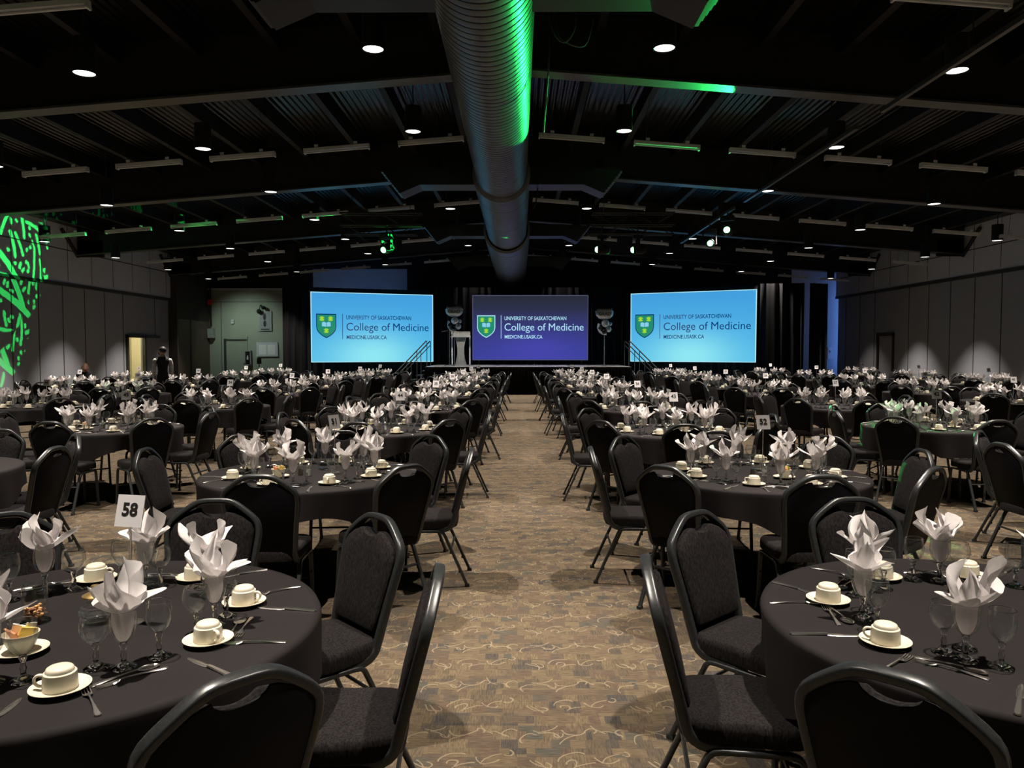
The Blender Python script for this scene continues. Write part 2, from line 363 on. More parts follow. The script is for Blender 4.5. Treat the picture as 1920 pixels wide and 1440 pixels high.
# ------------------------------------------------------------------ text
def text_mesh(body, size, name='lettering', ext=.001, align='CENTER', bold=0, sp=1.0):
    c = bpy.data.curves.new(name, 'FONT'); c.body = body; c.size = size; c.align_x = align; c.align_y = 'CENTER'; c.extrude = ext; c.offset = bold; c.space_character = sp; c.resolution_u = 4
    o = bpy.data.objects.new('tmp_text', c); COL.objects.link(o); dg = bpy.context.evaluated_depsgraph_get()
    me = bpy.data.meshes.new_from_object(o.evaluated_get(dg)); me.name = name; bpy.data.objects.remove(o); bpy.data.curves.remove(c); return me
def text_obj(body, size, m, parent, loc, rot=(pi / 2, 0, 0), width=None, **k):
    me = text_mesh(body, size, **k)
    if width:
        xs = [v.co.x for v in me.vertices]; s_ = width / (max(xs) - min(xs))
        for v in me.vertices: v.co.x *= s_
    me.materials.clear(); me.materials.append(m)
    o = bpy.data.objects.new('lettering', me); COL.objects.link(o); o.parent = parent; o.location = loc; o.rotation_euler = rot; return o

# ------------------------------------------------------------------ chairs
BACKPTS = [(.172, .45), (.178, .50), (.186, .58), (.199, .68), (.209, .755), (.210, .80), (.196, .838), (.150, .878), (.095, .915), (.055, .928), (0, .930)]
def backy(z): return -.17 - .125 * (z - .45) / .48 - .0 if z > .45 else -.17
def chair_parts(lo=False):
    P = {}
    ns = 1 if lo else 2
    # back frame loop
    half = [(.172, .07, .392), (.172, -.06, .39), (.172, -.125, .40), (.172, -.158, .425)] + [(x, backy(z), z) for x, z in BACKPTS]
    full = half + [(-x, y, z) for x, y, z in half[::-1]][1:]
    path = smoothpath(full, 2) if not lo else full
    b = MB(); b.sweep(path, rrect(.027, .036, .3, ns), (0, 1, .25)); P['back_frame'] = b
    # backrest pad: outline in (x, z')
    out = []
    op = [(.155, .50), (.168, .56), (.182, .66), (.192, .75), (.191, .805), (.174, .84), (.135, .868), (.09, .888), (.062, .893), (.045, .880), (.02, .872), (0, .870)]
    op = [(0, .492), (.1, .492), (.145, .495)] + op
    out = op + [(-x, z) for x, z in op[::-1]][1:-1]
    if not lo:
        o2 = []
        for i in range(len(out)):
            a, c = out[i], out[(i + 1) % len(out)]; o2 += [a, ((a[0] + c[0]) / 2, (a[1] + c[1]) / 2)]
        out = o2
    th = math.atan2(.125, .48)
    def Mb():  # pillow plane (x, y->z', h->forward)
        return Matrix.Translation((0, backy(.45) + .0, .45)) @ Matrix.Rotation(th, 4, 'X') @ Matrix(((1, 0, 0, 0), (0, 0, 1, 0), (0, 1, 0, 0), (0, 0, 0, 1))) @ Matrix.Translation((0, -.45, 0))
    b = MB(); b.pillow(out, [(.99, -.009), (1, -.004), (1, .012), (.985, .024), (.93, .032), (.6, .036)], 0, Mb())
    b.m[-2:] = [1, 0]; P['backrest'] = b
    # vinyl rear panel fills the frame behind the pad
    out2 = [(0, .455), (.16, .455)] + [(x - .004, z) for x, z in BACKPTS[1:7]] + [(.143, .886), (.09, .911), (.068, .915), (.060, .901), (.045, .890), (.02, .885), (0, .884)]
    out2 = out2 + [(-x, z) for x, z in out2[::-1]][1:-1]
    b.pillow(out2, [(.99, -.0145), (1, -.013), (1, -.0095), (.99, -.0085)], 1, Mb())
    # seat
    so = []
    for k in range(28 if not lo else 16):
        a = 2 * pi * k / (28 if not lo else 16); c, s_ = cos(a), sin(a); e = .42
        so.append(((.205 if s_ > 0 else .190) * abs(c) ** e * (1 if c > 0 else -1), .02 + .215 * abs(s_) ** e * (1 if s_ > 0 else -1)))
    b = MB(); b.pillow(so, [(.93, .405), (.99, .408), (1, .418), (1.0, .45), (.985, .466), (.94, .476), (.7, .483)], 0); P['seat'] = b
    # legs
    def leg(sx, front):
        b = MB(); x = .185 * sx
        if front: pa = [(x, .08, .386), (x, .15, .386), (x, .178, .375), (x, .19, .345), (x + .004 * sx, .20, .2), (x + .008 * sx, .21, .012)]
        else: pa = [(x, .08, .386), (x, -.06, .386), (x, -.095, .375), (x, -.115, .345), (x + .004 * sx, -.19, .18), (x + .008 * sx, -.265, .012)]
        b.sweep(smoothpath(pa, 2) if not lo else pa, rrect(.020, .026, .3, ns), (1, 0, 0))
        f = pa[-1]; b.box(f[0] - .014, f[0] + .014, f[1] - .016, f[1] + .016, 0, .02)
        if not lo:
            for t in (.32, .72):
                q = Vector(pa[3]).lerp(Vector(pa[5]), t); d = -.02 if front else .018
                b.box(q.x - .006, q.x + .006, min(q.y, q.y + d), max(q.y, q.y + d), q.z - .008, q.z + .008)
        return b
    for i, (sx, fr) in enumerate(((1, 1), (-1, 1), (1, 0), (-1, 0))): P['leg%d' % i] = leg(sx, fr)
    b = MB(); b.tube([(-.19, .197, .2), (.19, .197, .2)], .008, 6); P['stretcher'] = b
    c = MB(); c.tube([(-.19, -.155, .26), (.19, -.155, .26)], .008, 6); P['stretcher2'] = c
    return P
def make_chair():
    P = chair_parts(); t = thing('banquet_chair', '', 'chair')
    P['seat'].obj('seat', M_PAD, t, 40); P['backrest'].obj('backrest', [M_PAD, M_VINYL], t, 40); P['back_frame'].obj('back_frame', M_FRAME, t, 50)
    for i in range(4): P['leg%d' % i].obj('leg', M_FRAME, t, 50)
    P['stretcher'].obj('stretcher', M_FRAME, t, 50); P['stretcher2'].obj('stretcher', M_FRAME, t, 50); return t
def chair_lo_mb():
    P = chair_parts(True); b = MB()
    for k, q in P.items(): b.merge(q, None, None if k == 'backrest' else (0 if k == 'seat' else 2))
    return b
CH_HI = make_chair()
CHLO = chair_lo_mb()
CH_LO = CHLO.obj('banquet_chair', [M_PAD, M_VINYL, M_FRAME], None, 50); tag(CH_LO, '', 'chair')

# ------------------------------------------------------------------ table ware
def gob_profile(kind):
    # one side outside profile of bowl, then stem + foot
    if kind == 0: bowl = [(.008, .072), (.016, .078), (.027, .090), (.034, .108), (.0365, .125), (.036, .145), (.0335, .165)]
    else: bowl = [(.008, .068), (.020, .075), (.033, .090), (.0405, .108), (.0415, .125), (.038, .142), (.034, .152)]
    stem = [(.001, 0), (.032, 0), (.0335, .003), (.022, .009), (.009, .016), (.0065, .026), (.009, .036), (.006, .044), (.0075, .056), (.011, .064), (.009, .0715), (.001, .073)]
    return bowl, stem
def goblet_mb(kind, n, lo=False):
    bowl, stem = gob_profile(kind)
    if lo: bowl = bowl[::2]; stem = [(.032, 0), (.008, .014), (.007, .05), (.009, .072)]
    else: bowl = [(p.x, p.z) for p in smoothpath([(r, 0, z) for r, z in bowl], 3)]
    b = MB(); b.lathe(bowl, n, 0)
    if not lo: b.tube([((bowl[-1][0]) * cos(2 * pi * k / n), bowl[-1][0] * sin(2 * pi * k / n), bowl[-1][1]) for k in range(n)], .0009, 5, 1, closed=True)
    b.lathe(stem, n if not lo else 8, 1); return b
G_T = tag(goblet_mb(0, 24).obj('tulip_goblet', [M_GLASS, M_SOLID], None, 60), '', 'goblet')
G_W = tag(goblet_mb(1, 24).obj('round_goblet', [M_GLASS, M_SOLID], None, 60), '', 'goblet')
G_LO = goblet_mb(0, 9, True)
def cup_mb(n=28):
    c = MB(); c.lathe([(.0415, 0), (.0425, .002), (.042, .02), (.0405, .040), (.0400, .045), (.0385, .0465), (.0355, .0468), (.0348, .0475), (.034, .0530), (.0315, .0575), (.0275, .0600), (.0250, .0605), (.0235, .0585), (.0215, .0600), (.0135, .0602), (.012, .0588), (.0005, .0585)], n)
    h = MB(); h.sweep(smoothpath([(.040, 0, .040), (.052, 0, .041), (.060, 0, .033), (.059, 0, .022), (.050, 0, .013), (.041, 0, .012)], 3), rrect(.0065, .011, .4, 2), (0, 1, 0))
    return c, h
def saucer_mb(n=32):
    return MB().lathe([(.0005, .003), (.025, .003), (.03, 0), (.034, .002), (.045, .006), (.068, .0125), (.0735, .0150), (.0738, .0165), (.066, .0140), (.045, .0085), (.030, .0065), (.0005, .006)], n)
cm, hm = cup_mb(); CUP = thing('coffee_cup', '', 'cup'); cm.obj('body', M_CHINA, CUP, 32); hm.obj('handle', M_CHINA, CUP, 60)
SAU = tag(saucer_mb().obj('saucer', M_CHINA, None, 50), '', 'saucer')
cm2, hm2 = cup_mb(10); CUPLO = MB().merge(cm2).merge(hm2); CUP_LO = tag(CUPLO.obj('coffee_cup', M_CHINA, None, 50), '', 'cup')
SAULO = saucer_mb(12)
def napkin_mb(seed, lo=False):
    rn = random.Random(seed); b = MB(); NU = 60 if not lo else 20; NV = 16 if not lo else 6
    lean = (rn.uniform(-.02, .02), rn.uniform(-.02, .02))
    for layer in range(2 if not lo else 2):
        K = rn.choice((3, 4)) if layer == 0 else rn.choice((2, 3)); ph = rn.random(); tw = rn.uniform(.5, 1.3) * rn.choice((-1, 1))
        hs = [rn.uniform(.03, .085) if layer == 0 else rn.uniform(.075, .125) for _ in range(K)]
        cu = [rn.uniform(.15, 1.0) if layer == 0 else rn.uniform(-.15, .45) for _ in range(K)]
        if layer == 0 : cu[0] = rn.uniform(.9, 1.4)
        pl = [(rn.randint(5, 9), rn.random() * 6, rn.uniform(.002, .004)) for _ in range(2)]
        v = []; f = []
        for j in range(NV + 1):
            t = j / NV
            for i in range(NU):
                u = i / NU; q = (u + ph) * K; k = int(q) % K; fr = q - int(q); pk = 1 - abs(2 * fr - 1); pk = pk ** .9
                top = .178 + (0 if layer == 0 else .012) + hs[k] * pk * 1.1
                z = .078 + (top - .078) * t
                a = 2 * pi * u + tw * max(0, (z - .14)) * 9
                if z < .168: r0 = min(.0275, .010 + (.0275 - .010) * max(0, (z - .078) / .045) ** .6)
                else: r0 = .0275 + (.046 if layer == 0 else .024) * min(1, (z - .168) / .055) ** .7
                tip = max(0, t - .55) / .45
                r = r0 - .003 * layer + (0 if z > .17 else -.0005) + sum(A * (.25 if z < .168 else 1) * (1 + 2.2 * max(0, z - .16) / .06) * sin(n_ * 2 * pi * u + p_ + 3 * t) for n_, p_, A in pl)
                r += cu[k] * tip ** 1.5 * .042 * pk
                # leaves close towards their tips
                aa = a + (.5 - fr) * tip * .55 * (2 * pi / K) * pk * (1 if t > .5 else 0)
                zz = z - max(0, cu[k] - .7) * tip ** 2 * .045 * pk
                s_ = max(0, z - .15) / .12
                v.append((r * cos(aa) + lean[0] * s_, r * sin(aa) + lean[1] * s_, zz))
        for j in range(NV):
            for i in range(NU):
                k = (i + 1) % NU; f.append((j * NU + i, j * NU + k, (j + 1) * NU + k, (j + 1) * NU + i))
        f.append(tuple(range(NU))[::-1]); b.add(v, f)
    return b
NAPS = []
for s_ in range(9):
    o = napkin_mb(s_ * 13 + 5).obj('folded_napkin', M_NAP, None, 75); tag(o, '', 'napkin'); NAPS.append(o)
NAPLO = [napkin_mb(s_ * 13 + 5, True) for s_ in range(9)]
def cutlery():
    # along +y from handle (−) to tip (+), length 0.19
    f = MB(); n = []
    def strip(pts, th=.0022):  # (y, halfwidth, z)
        b = MB(); v = []; fc = []
        for y, w_, z in pts: v += [(-w_, y, z), (w_, y, z), (w_ * .7, y, z + th), (-w_ * .7, y, z + th)]
        for i in range(len(pts) - 1):
            for k in range(4): l_ = (k + 1) % 4; fc.append((i * 4 + k, i * 4 + l_, (i + 1) * 4 + l_, (i + 1) * 4 + k))
        fc += [(3, 2, 1, 0), tuple(len(pts) * 4 - 4 + k for k in range(4))]
        return b.add(v, fc)
    hand = [(-.095, .004, .001), (-.092, .008, .001), (-.085, .0092, .0015), (-.06, .0065, .003), (-.02, .0032, .0055), (.02, .0026, .007), (.032, .004, .0065)]
    fork = strip(hand + [(.038, .0085, .005), (.046, .0118, .003), (.053, .0122, .002)])
    for k in range(4):
        x = -.0105 + .007 * k
        fork.merge(strip([(.052, .0021, .002), (.07, .0018, .0012), (.085, .0014, .003), (.094, .0008, .006)], .0016), Matrix.Translation((x, 0, 0)))
    sp = strip(hand); v = []; fc = []; N = 20
    for s_, dz in ((1, .004), (.86, .0015), (.5, -.0005 + .001), (.0, .0008)):
        for i in range(N):
            a = 2 * pi * i / N; v.append((.0195 * s_ * cos(a), .062 + .030 * s_ * sin(a), dz + .001))
    for k in range(3):
        for i in range(N): j = (i + 1) % N; fc.append((k * N + i, k * N + j, (k + 1) * N + j, (k + 1) * N + i))
    sp.add(v, fc)
    kn = strip([(-.105, .004, .001), (-.102, .0085, .001), (-.09, .0095, .001), (-.05, .0075, .002), (.0, .0065, .003), (.01, .0055, .003)], .004)
    kn.merge(strip([(.008, .0065, .002), (.02, .0095, .001), (.06, .0105, .0005), (.095, .009, .0005), (.11, .003, .0005)], .0018))
    return fork, sp, kn
_f, _s, _k = cutlery()
FORK = tag(_f.obj('fork', M_STEEL, None, 40), '', 'fork'); SPOON = tag(_s.obj('spoon', M_STEEL, None, 40), '', 'spoon'); KNIFE = tag(_k.obj('knife', M_STEEL, None, 40), '', 'knife')

# ------------------------------------------------------------------ tables
RT = .765
def cloth_mb(theta, half=.93, seed=0, n=96):
    rn = random.Random(seed); v = [(0, 0, .757)]; f = []; rings = [.25, .5, .68, .74]
    pts = []
    for r in rings: pts.append([(r * cos(2 * pi * i / n), r * sin(2 * pi * i / n), .757) for i in range(n)])
    ph = [rn.random() * 6 for _ in range(4)]
    for q in (0, .03, .12, .35, .65, 1.0):
        ring = []
        for i in range(n):
            a = 2 * pi * i / n; d = a - theta; L = half / max(abs(cos(d)), abs(sin(d))); L = min(L, half * 1.36); D = min(.262, max(.13, L - RT))
            wav = (sin(10 * a + ph[0]) + .6 * sin(17 * a + ph[1])) * .02 * q * min(1, D / .2)
            cor = max(0, D - .2)
            r = RT + .004 - .012 * q + wav - cor * .12 * q
            z = .757 - .010 * (q > 0) - D * q
            if q == 0: r, z = RT - .004, .7565
            ring.append((r * cos(a), r * sin(a), z))
        pts.append(ring)
    for ring in pts: v += ring
    f += [(0, 1 + i, 1 + (i + 1) % n) for i in range(n)]
    for k in range(len(pts) - 1):
        for i in range(n):
            j = (i + 1) % n; f.append((1 + k * n + i, 1 + k * n + j, 1 + (k + 1) * n + j, 1 + (k + 1) * n + i))
    return MB().add(v, f)
def table_proto():
    t = thing('round_table', '', 'table')
    MB().lathe([(.001, .70), (.75, .70), (.757, .71), (.757, .735), (.75, .745), (.001, .745)], 64).obj('tabletop', M_BLACK, t, 40)
    for sx in (-1, 1):
        for sy in (-1, 1):
            x, y = .36 * sx, .42 * sy
            b = MB(); b.tube([(x, y, .70), (x, y, .0)], .014, 8); b.tube([(x, y, .35), (x * .2, y * .9, .66)], .008, 6); b.obj('leg', M_BLACKMET, t, 50)
    return t
TAB = table_proto()
def table_lo():
    b = MB().lathe([(.001, .70), (.75, .70), (.755, .72), (.75, .745), (.001, .745)], 32)
    for sx in (-1, 1):
        for sy in (-1, 1): b.tube([(.36 * sx, .42 * sy, .70), (.36 * sx, .42 * sy, 0)], .014, 6)
    return b
TAB_LO = tag(table_lo().obj('round_table', M_BLACK, None, 50), '', 'table')

def sign_base():
    b = MB(); b.lathe([(.001, .757), (.034, .757), (.034, .761), (.006, .765), (.001, .765)], 16); b.tube([(0, 0, .76), (0, 0, 1.10)], .0032, 6); return b
def make_sign(no, x, y, yaw, label, hi):
    t = thing('table_number_stand', label, 'table sign', (x, y, 0), yaw, 'table number signs')
    sign_base().obj('stand', M_STEEL, t, 50)
    cd_ = MB().box(-.05, .05, -.0015, .0015, -.05, .053).obj('card', M_CARD, t, None, (0, 0, 1.125), (R(-14), 0, 0))
    if no: text_obj(no, .058, M_INK, cd_, (0, -.0020, .004), bold=.0018, ext=.0003)
    return t
# per place: angle (deg, 0 = +X away, counter-clockwise), name of the place
def places(sidex):
    a = 'aisle'; w_ = 'wall'
    nm = {0: None, 90: 'stage side', 270: 'camera side'}
    east, west = (w_, a) if sidex > 0 else (a, w_)
    return {0: east + ' side', 45: 'stage-%s corner' % east, 90: 'stage side', 135: 'stage-%s corner' % west, 180: west + ' side', 225: 'camera-%s corner' % west, 270: 'camera side', 315: 'camera-%s corner' % east}
NUMW = {'58': 'fifty-eight', '51': 'fifty-one', '52': 'fifty-two', '44': 'forty-four', '43': 'forty-three', '42': 'forty-two', '37': 'thirty-seven', '36': 'thirty-six'}
ORD = ['first', 'second', 'third', 'fourth', 'fifth', 'sixth', 'seventh', 'eighth']
TABLES = []  # x, y, row name, number, theta, skip
def addrow(rname, rows):
    n = len(rows)
    for i, r in enumerate(rows):
        x, y, no = r[0], r[1], r[2]; th = r[3] if len(r) > 3 else random.uniform(0, 90); skip = r[4] if len(r) > 4 else ()
        desc = 'table marked %s' % NUMW[no] if no in NUMW else '%s table of %s' % (ORD[i], rname)
        TABLES.append(dict(x=x, y=y, no=no, th=R(th), skip=skip, desc=desc))
addrow('left aisle row', [(-1.43, 2.44, '58', 25), (-1.50, 5.5, '51', 18, (225,)), (-1.5, 8.6, '44'), (-1.42, 11.6, '35'), (-1.45, 14.8, '28'), (-1.45, 17.8, '19'), (-1.45, 20.8, '11'), (-1.4, 23.6, '4')])
addrow('right aisle row', [(1.60, 2.5, '57', 35), (1.71, 5.5, '52', 58), (1.66, 8.45, '43'), (1.75, 11.6, '36'), (1.66, 14.9, '27'), (1.66, 17.8, '20'), (1.65, 20.6, '12'), (1.6, 23.7, '3')])
addrow('left second row', [(-4.55, 5.6, '50'), (-4.65, 8.7, '45', 40), (-4.7, 12.0, '34'), (-4.7, 15.3, '29'), (-4.7, 18.2, '18'), (-4.5, 20.95, '10'), (-4.5, 24.0, '5')])
addrow('right second row', [(4.85, 5.9, '53'), (4.82, 8.95, '42', 42), (4.9, 12.0, '37', 30), (4.87, 15.3, '26'), (4.83, 18.1, '21'), (4.86, 21.4, '13'), (4.9, 25.0, '2')])
addrow('left third row', [(-7.6, 12.0, '46'), (-7.8, 15.3, '39'), (-8.0, 18.7, '30'), (-8.0, 22.0, '17'), (-8.0, 25.2, '9')])
addrow('right third row', [(8.5, 13.3, '41'), (8.4, 16.0, '38'), (8.45, 18.9, '24'), (8.7, 22.6, '22'), (8.4, 25.8, '7')])
addrow('left wall row', [(-10.4, 17.8, '33'), (-10.6, 21.0, '31')])
addrow('right wall row', [(11.9, 19.6, '23'), (12.0, 23.2, '14'), (12.0, 27.0, '8')])
TABLES.sort(key=lambda t: t['y'])
def px(x, y, z):
    return 972 + 1440 * x / max(y, .05), 655 - 1440 * (z - CAMZ) / max(y, .05)
def seen(x, y, z, m=110):
    if y < .35: return False
    u, v = px(x, y, z); return -m < u < 1920 + m and v < 1440 + 2.2 * m
random.seed(11)
CNT = dict(chair=0, cup=0, nap=0, gob=0, cut=0)
ST_CH = MB(); ST_GOB = MB(); ST_CUP = MB(); ST_SAU = MB(); ST_NAP = MB()
CLOTHS = [cloth_mb(0, seed=s_) for s_ in range(3)]
cl_protos = {}
for ti, T in enumerate(TABLES):
    x0, y0, desc = T['x'], T['y'], T['desc']; near = y0 < 10; mid = y0 < 15.5
    side = 1 if x0 > 0 else -1; PL = places(side)
    if ti < 37 or True:
        place(TAB if mid else TAB_LO, (x0, y0, 0), T['th'], 'round folding table under black cloth, ' + desc, 'round banquet tables')
    if near: o = cloth_mb(0, seed=ti).obj('tablecloth', M_CLOTH, None, 75); tag(o, '', 'tablecloth')
    else:
        key = ti % 3
        if key not in cl_protos: o = CLOTHS[key].obj('tablecloth', M_CLOTH, None, 75); tag(o, '', 'tablecloth'); cl_protos[key] = o
        else: o = cl_protos[key].copy(); COL.objects.link(o)
    o.location = (x0, y0, 0); o.rotation_euler = (0, 0, T['th']); tag(o, 'black tablecloth draped over the ' + desc, None, 'black tablecloths')
    for a0 in range(0, 360, 45):
        pn = PL[a0]; ja = a0 + random.uniform(-3, 3); A = R(ja)
        # chair
        if a0 not in T['skip']:
            d = .86 + random.uniform(-.02, .05); cx, cy = x0 + d * cos(A), y0 + d * sin(A); rz = A + pi / 2 + R(random.uniform(-5, 5))
            bx, by = x0 + 1.1 * cos(A), y0 + 1.1 * sin(A)
            if (seen(bx, by, .9) or seen(cx, cy, .45)) and by > .5:
                lab = 'black padded banquet chair at the %s, %s' % (pn, desc)
                if CNT['chair'] < 296 and not (a0 == 270 and y0 > 16 and False):
                    place(CH_HI if y0 < 13 else CH_LO, (cx, cy, 0), rz, lab, 'banquet chairs around the tables'); CNT['chair'] += 1
                else: ST_CH.merge(CHLO, Matrix.Translation((cx, cy, 0)) @ Matrix.Rotation(rz, 4, 'Z'))
        # place setting
        def pol(r, da): q = R(ja + da); return x0 + r * cos(q), y0 + r * sin(q)
        zt = .7575; gx, gy = pol(.45 + random.uniform(-.02, .02), random.uniform(-2, 2))
        if not seen(gx, gy, .9, 60): continue
        nv = random.randrange(9); nr = random.uniform(0, 2 * pi)
        if CNT['nap'] < 298:
            place(NAPS[nv], (gx, gy, zt), nr, 'white napkin folded in a goblet at the %s, %s' % (pn, desc), 'white napkins standing in goblets'); CNT['nap'] += 1
        else: ST_NAP.merge(NAPLO[nv], Matrix.Translation((gx, gy, zt)) @ Matrix.Rotation(nr, 4, 'Z'))
        for q, (dr, da, pr, w_) in enumerate(((0, 0, G_T, 'tulip goblet holding the napkin'), (-.02, -11, G_W, 'empty round goblet beside the napkin'), (0, 12, G_T, 'empty tulip goblet beside the cup'))):
            hx, hy = (gx, gy) if q == 0 else pol(.45 + dr + random.uniform(-.02, .02), da + random.uniform(-2, 2))
            if CNT['gob'] < 300: place(pr, (hx, hy, zt), 0, '%s at the %s, %s' % (w_, pn, desc), 'goblets on the tables'); CNT['gob'] += 1
            else: ST_GOB.merge(G_LO, Matrix.Translation((hx, hy, zt)))
        ux, uy = pol(.52 + random.uniform(-.02, .02), 26 + random.uniform(-3, 3)); ur = A + R(random.uniform(-80, 10))
        if CNT['cup'] < 298:
            place(SAU, (ux, uy, zt), 0, 'cream saucer under the cup at the %s, %s' % (pn, desc), 'saucers')
            place(CUP if y0 < 13 else CUP_LO, (ux, uy, zt + .0065), ur, 'upside-down cream coffee cup at the %s, %s' % (pn, desc), 'upside-down coffee cups'); CNT['cup'] += 1
        else:
            ST_SAU.merge(SAULO, Matrix.Translation((ux, uy, zt))); ST_CUP.merge(CUPLO, Matrix.Translation((ux, uy, zt + .0065)) @ Matrix.Rotation(ur, 4, 'Z'))
        if y0 < 9.2:
            fx, fy = pol(.645, -13); place(FORK, (fx, fy, zt), A + pi / 2 + R(random.uniform(-12, 12)), 'steel dinner fork lying at the %s, %s' % (pn, desc), 'dinner forks')
            fx, fy = pol(.655, 14); place(KNIFE, (fx, fy, zt), A + pi / 2 + R(random.uniform(-10, 10)), 'steel knife lying at the %s, %s' % (pn, desc), 'knives')
            fx, fy = pol(.525, -3); place(SPOON, (fx, fy, zt), A + R(random.uniform(-6, 6)), 'steel dessert spoon lying crosswise at the %s, %s' % (pn, desc), 'dessert spoons')
            fx, fy = pol(.552, -2); place(FORK, (fx, fy, zt), A + pi + R(random.uniform(-6, 6)), 'steel dessert fork lying crosswise at the %s, %s' % (pn, desc), 'dessert forks')
    # number sign
    make_sign(T['no'], x0 + (.17 if side < 0 else .05) + (.3 if T['no'] == '57' else 0), y0 + .02 - (.1 if T['no'] == '57' else 0), R({'58': -12, '51': 55, '44': 15, '52': 6, '42': -14}.get(T['no'], random.uniform(-15, 15))), 'number sign on a thin rod, ' + desc, near)
for mb, nm, mts, lab, c_ in ((ST_CH, 'banquet_chair', [M_PAD, M_VINYL, M_FRAME], 'black banquet chairs around the tables closest to the stage', 'chairs'), (ST_GOB, 'tulip_goblet', [M_GLASS, M_SOLID], 'clear goblets massed on all the distant tables', 'goblets'),
                            (ST_CUP, 'coffee_cup', [M_CHINA], 'cream cups turned over on the tables closest to the stage', 'cups'), (ST_SAU, 'saucer', [M_CHINA], 'cream saucers on the tables closest to the stage', 'saucers'), (ST_NAP, 'folded_napkin', [M_NAP], 'white folded napkins on the tables closest to the stage', 'napkins')):
    if mb.v: tag(mb.obj(nm, mts, None, 60), lab, c_, None, 'stuff')

# centre pieces on the tables ------------------------------------------------
M_GOLD = noisy('brass lid', (.62, .42, .16), (.75, .52, .22), 20, .3, metal=.9)
M_NUT = noisy('roasted nuts', (.35, .15, .06), (.62, .38, .17), 40, .5)
M_SALT = noisy('salt grains', (.7, .7, .66), (.8, .8, .76), 90, .8); M_PEP = noisy('ground pepper', (.09, .07, .05), (.2, .16, .1), 200, .9)
M_PAPER = noisy('sugar packet paper', (.75, .72, .66), (.82, .8, .74), 5, .7); M_PAPER2 = noisy('yellow packet paper', (.8, .6, .12), (.85, .66, .2), 5, .7); M_PAPER3 = noisy('orange packet paper', (.7, .3, .14), (.75, .36, .2), 5, .7)
def shaker(fill, lab, x, y):
    t = thing('shaker', lab, 'shaker', (x, y, .7575), 0, 'salt and pepper shakers')
    MB().lathe([(.0005, .001), (.021, .001), (.023, .004), (.019, .02), (.016, .05), (.0145, .068)], 12).obj('glass_body', M_GLASS, t, 40)
    MB().lathe([(.0005, .003), (.0195, .003), (.0175, .02), (.0155, .045), (.0005, .047)], 12).obj('contents', fill, t, 50)
    MB().lathe([(.0165, .066), (.0165, .074), (.013, .084), (.006, .089), (.0005, .090)], 16).obj('cap', M_STEEL, t, 50)
def pebble(rn, r):
    b = MB(); n = 7; v = []; sx, sy, sz = r * rn.uniform(.8, 1.3), r * rn.uniform(.6, .9), r * rn.uniform(.5, .7)
    b.lathe([(.05, -1), (.75, -.65), (1, 0), (.75, .65), (.05, 1)], n, 0, Matrix.Rotation(rn.random() * 6, 4, Vector((rn.random() - .5, rn.random() - .5, rn.random() + .1)).normalized()) @ Matrix.Diagonal((sx, sy, sz, 1)))
    return b
def nuts(n, R_, z0, z1, seed, name, parent, m):
    rn = random.Random(seed); b = MB()
    for k in range(n):
        a = rn.random() * 2 * pi; r = R_ * sqrt(rn.random()); z = z0 + (z1 - z0) * k / n
        b.merge(pebble(rn, .0085), Matrix.Translation((r * cos(a), r * sin(a), z)))
    o = b.obj(name, m, parent, 70); o['kind'] = 'stuff'; return o
def sugar_bowl(x, y, desc):
    t = thing('sugar_bowl', 'cream bowl of sugar packets near the middle of the ' + desc, 'bowl', (x, y, .7640), 0, 'sugar bowls')
    MB().lathe([(.0005, 0), (.024, 0), (.026, .004), (.036, .02), (.047, .044), (.050, .056), (.048, .056), (.044, .043), (.033, .02), (.0005, .01)], 28).obj('bowl_body', M_CHINA, t, 50)
    for i, (m, dx, dy, rz, tl) in enumerate(((M_PAPER, -.012, .01, .3, .5), (M_PAPER3, -.012, -.014, -.2, .9), (M_PAPER2, .018, -.004, .8, .7), (M_PAPER, .014, .016, 1.5, .4), (M_PAPER2, .002, .002, 2.2, .8))):
        o = MB().box(-.02, .02, -.0025, .0025, -.028, .028).obj('sugar_packet', m, t, None, (dx, dy, .052), (tl - .2, .3, rz))
    tag(saucer_mb(28).obj('saucer', M_CHINA, None, 50, (x, y, .7575)), 'cream saucer under the sugar bowl, ' + desc, 'saucer', 'sugar bowl saucers')
def carafe(x, y, desc):
    t = thing('carafe', 'clear hourglass carafe near the middle of the ' + desc, 'carafe', (x, y, .7575), 0, 'glass carafes')
    MB().lathe([(.0005, .002), (.036, .002), (.041, .01), (.040, .03), (.028, .065), (.0185, .095), (.020, .115), (.030, .15)], 24).obj('glass_body', M_GLASS, t, 50)
    MB().lathe([(.0005, 0), (.037, 0), (.038, .008), (.0005, .009)], 24).obj('base', M_SOLID, t, 40)
def tumbler(x, y, lab, fill=None):
    t = thing('glass_tumbler', lab, 'tumbler', (x, y, .7575), 0, 'straight glass tumblers')
    MB().lathe([(.0005, .006), (.034, .006), (.037, .02), (.0385, .12)], 28).obj('glass_body', M_GLASS, t, 50)
    MB().lathe([(.0005, 0), (.044, 0), (.044, .004), (.034, .008), (.0005, .008)], 28).obj('base', M_SOLID, t, 40)
    MB().tube([(.0385 * cos(2 * pi * k / 28), .0385 * sin(2 * pi * k / 28), .12) for k in range(28)], .001, 5, closed=True).obj('rim', M_SOLID, t, 60)
    if fill: nuts(60, .028, .014, .05, 3, 'candies', t, fill)
M_MIX = noisy('mixed nuts and candies', (.16, .05, .03), (.75, .45, .18), 70, .35, detail=0)
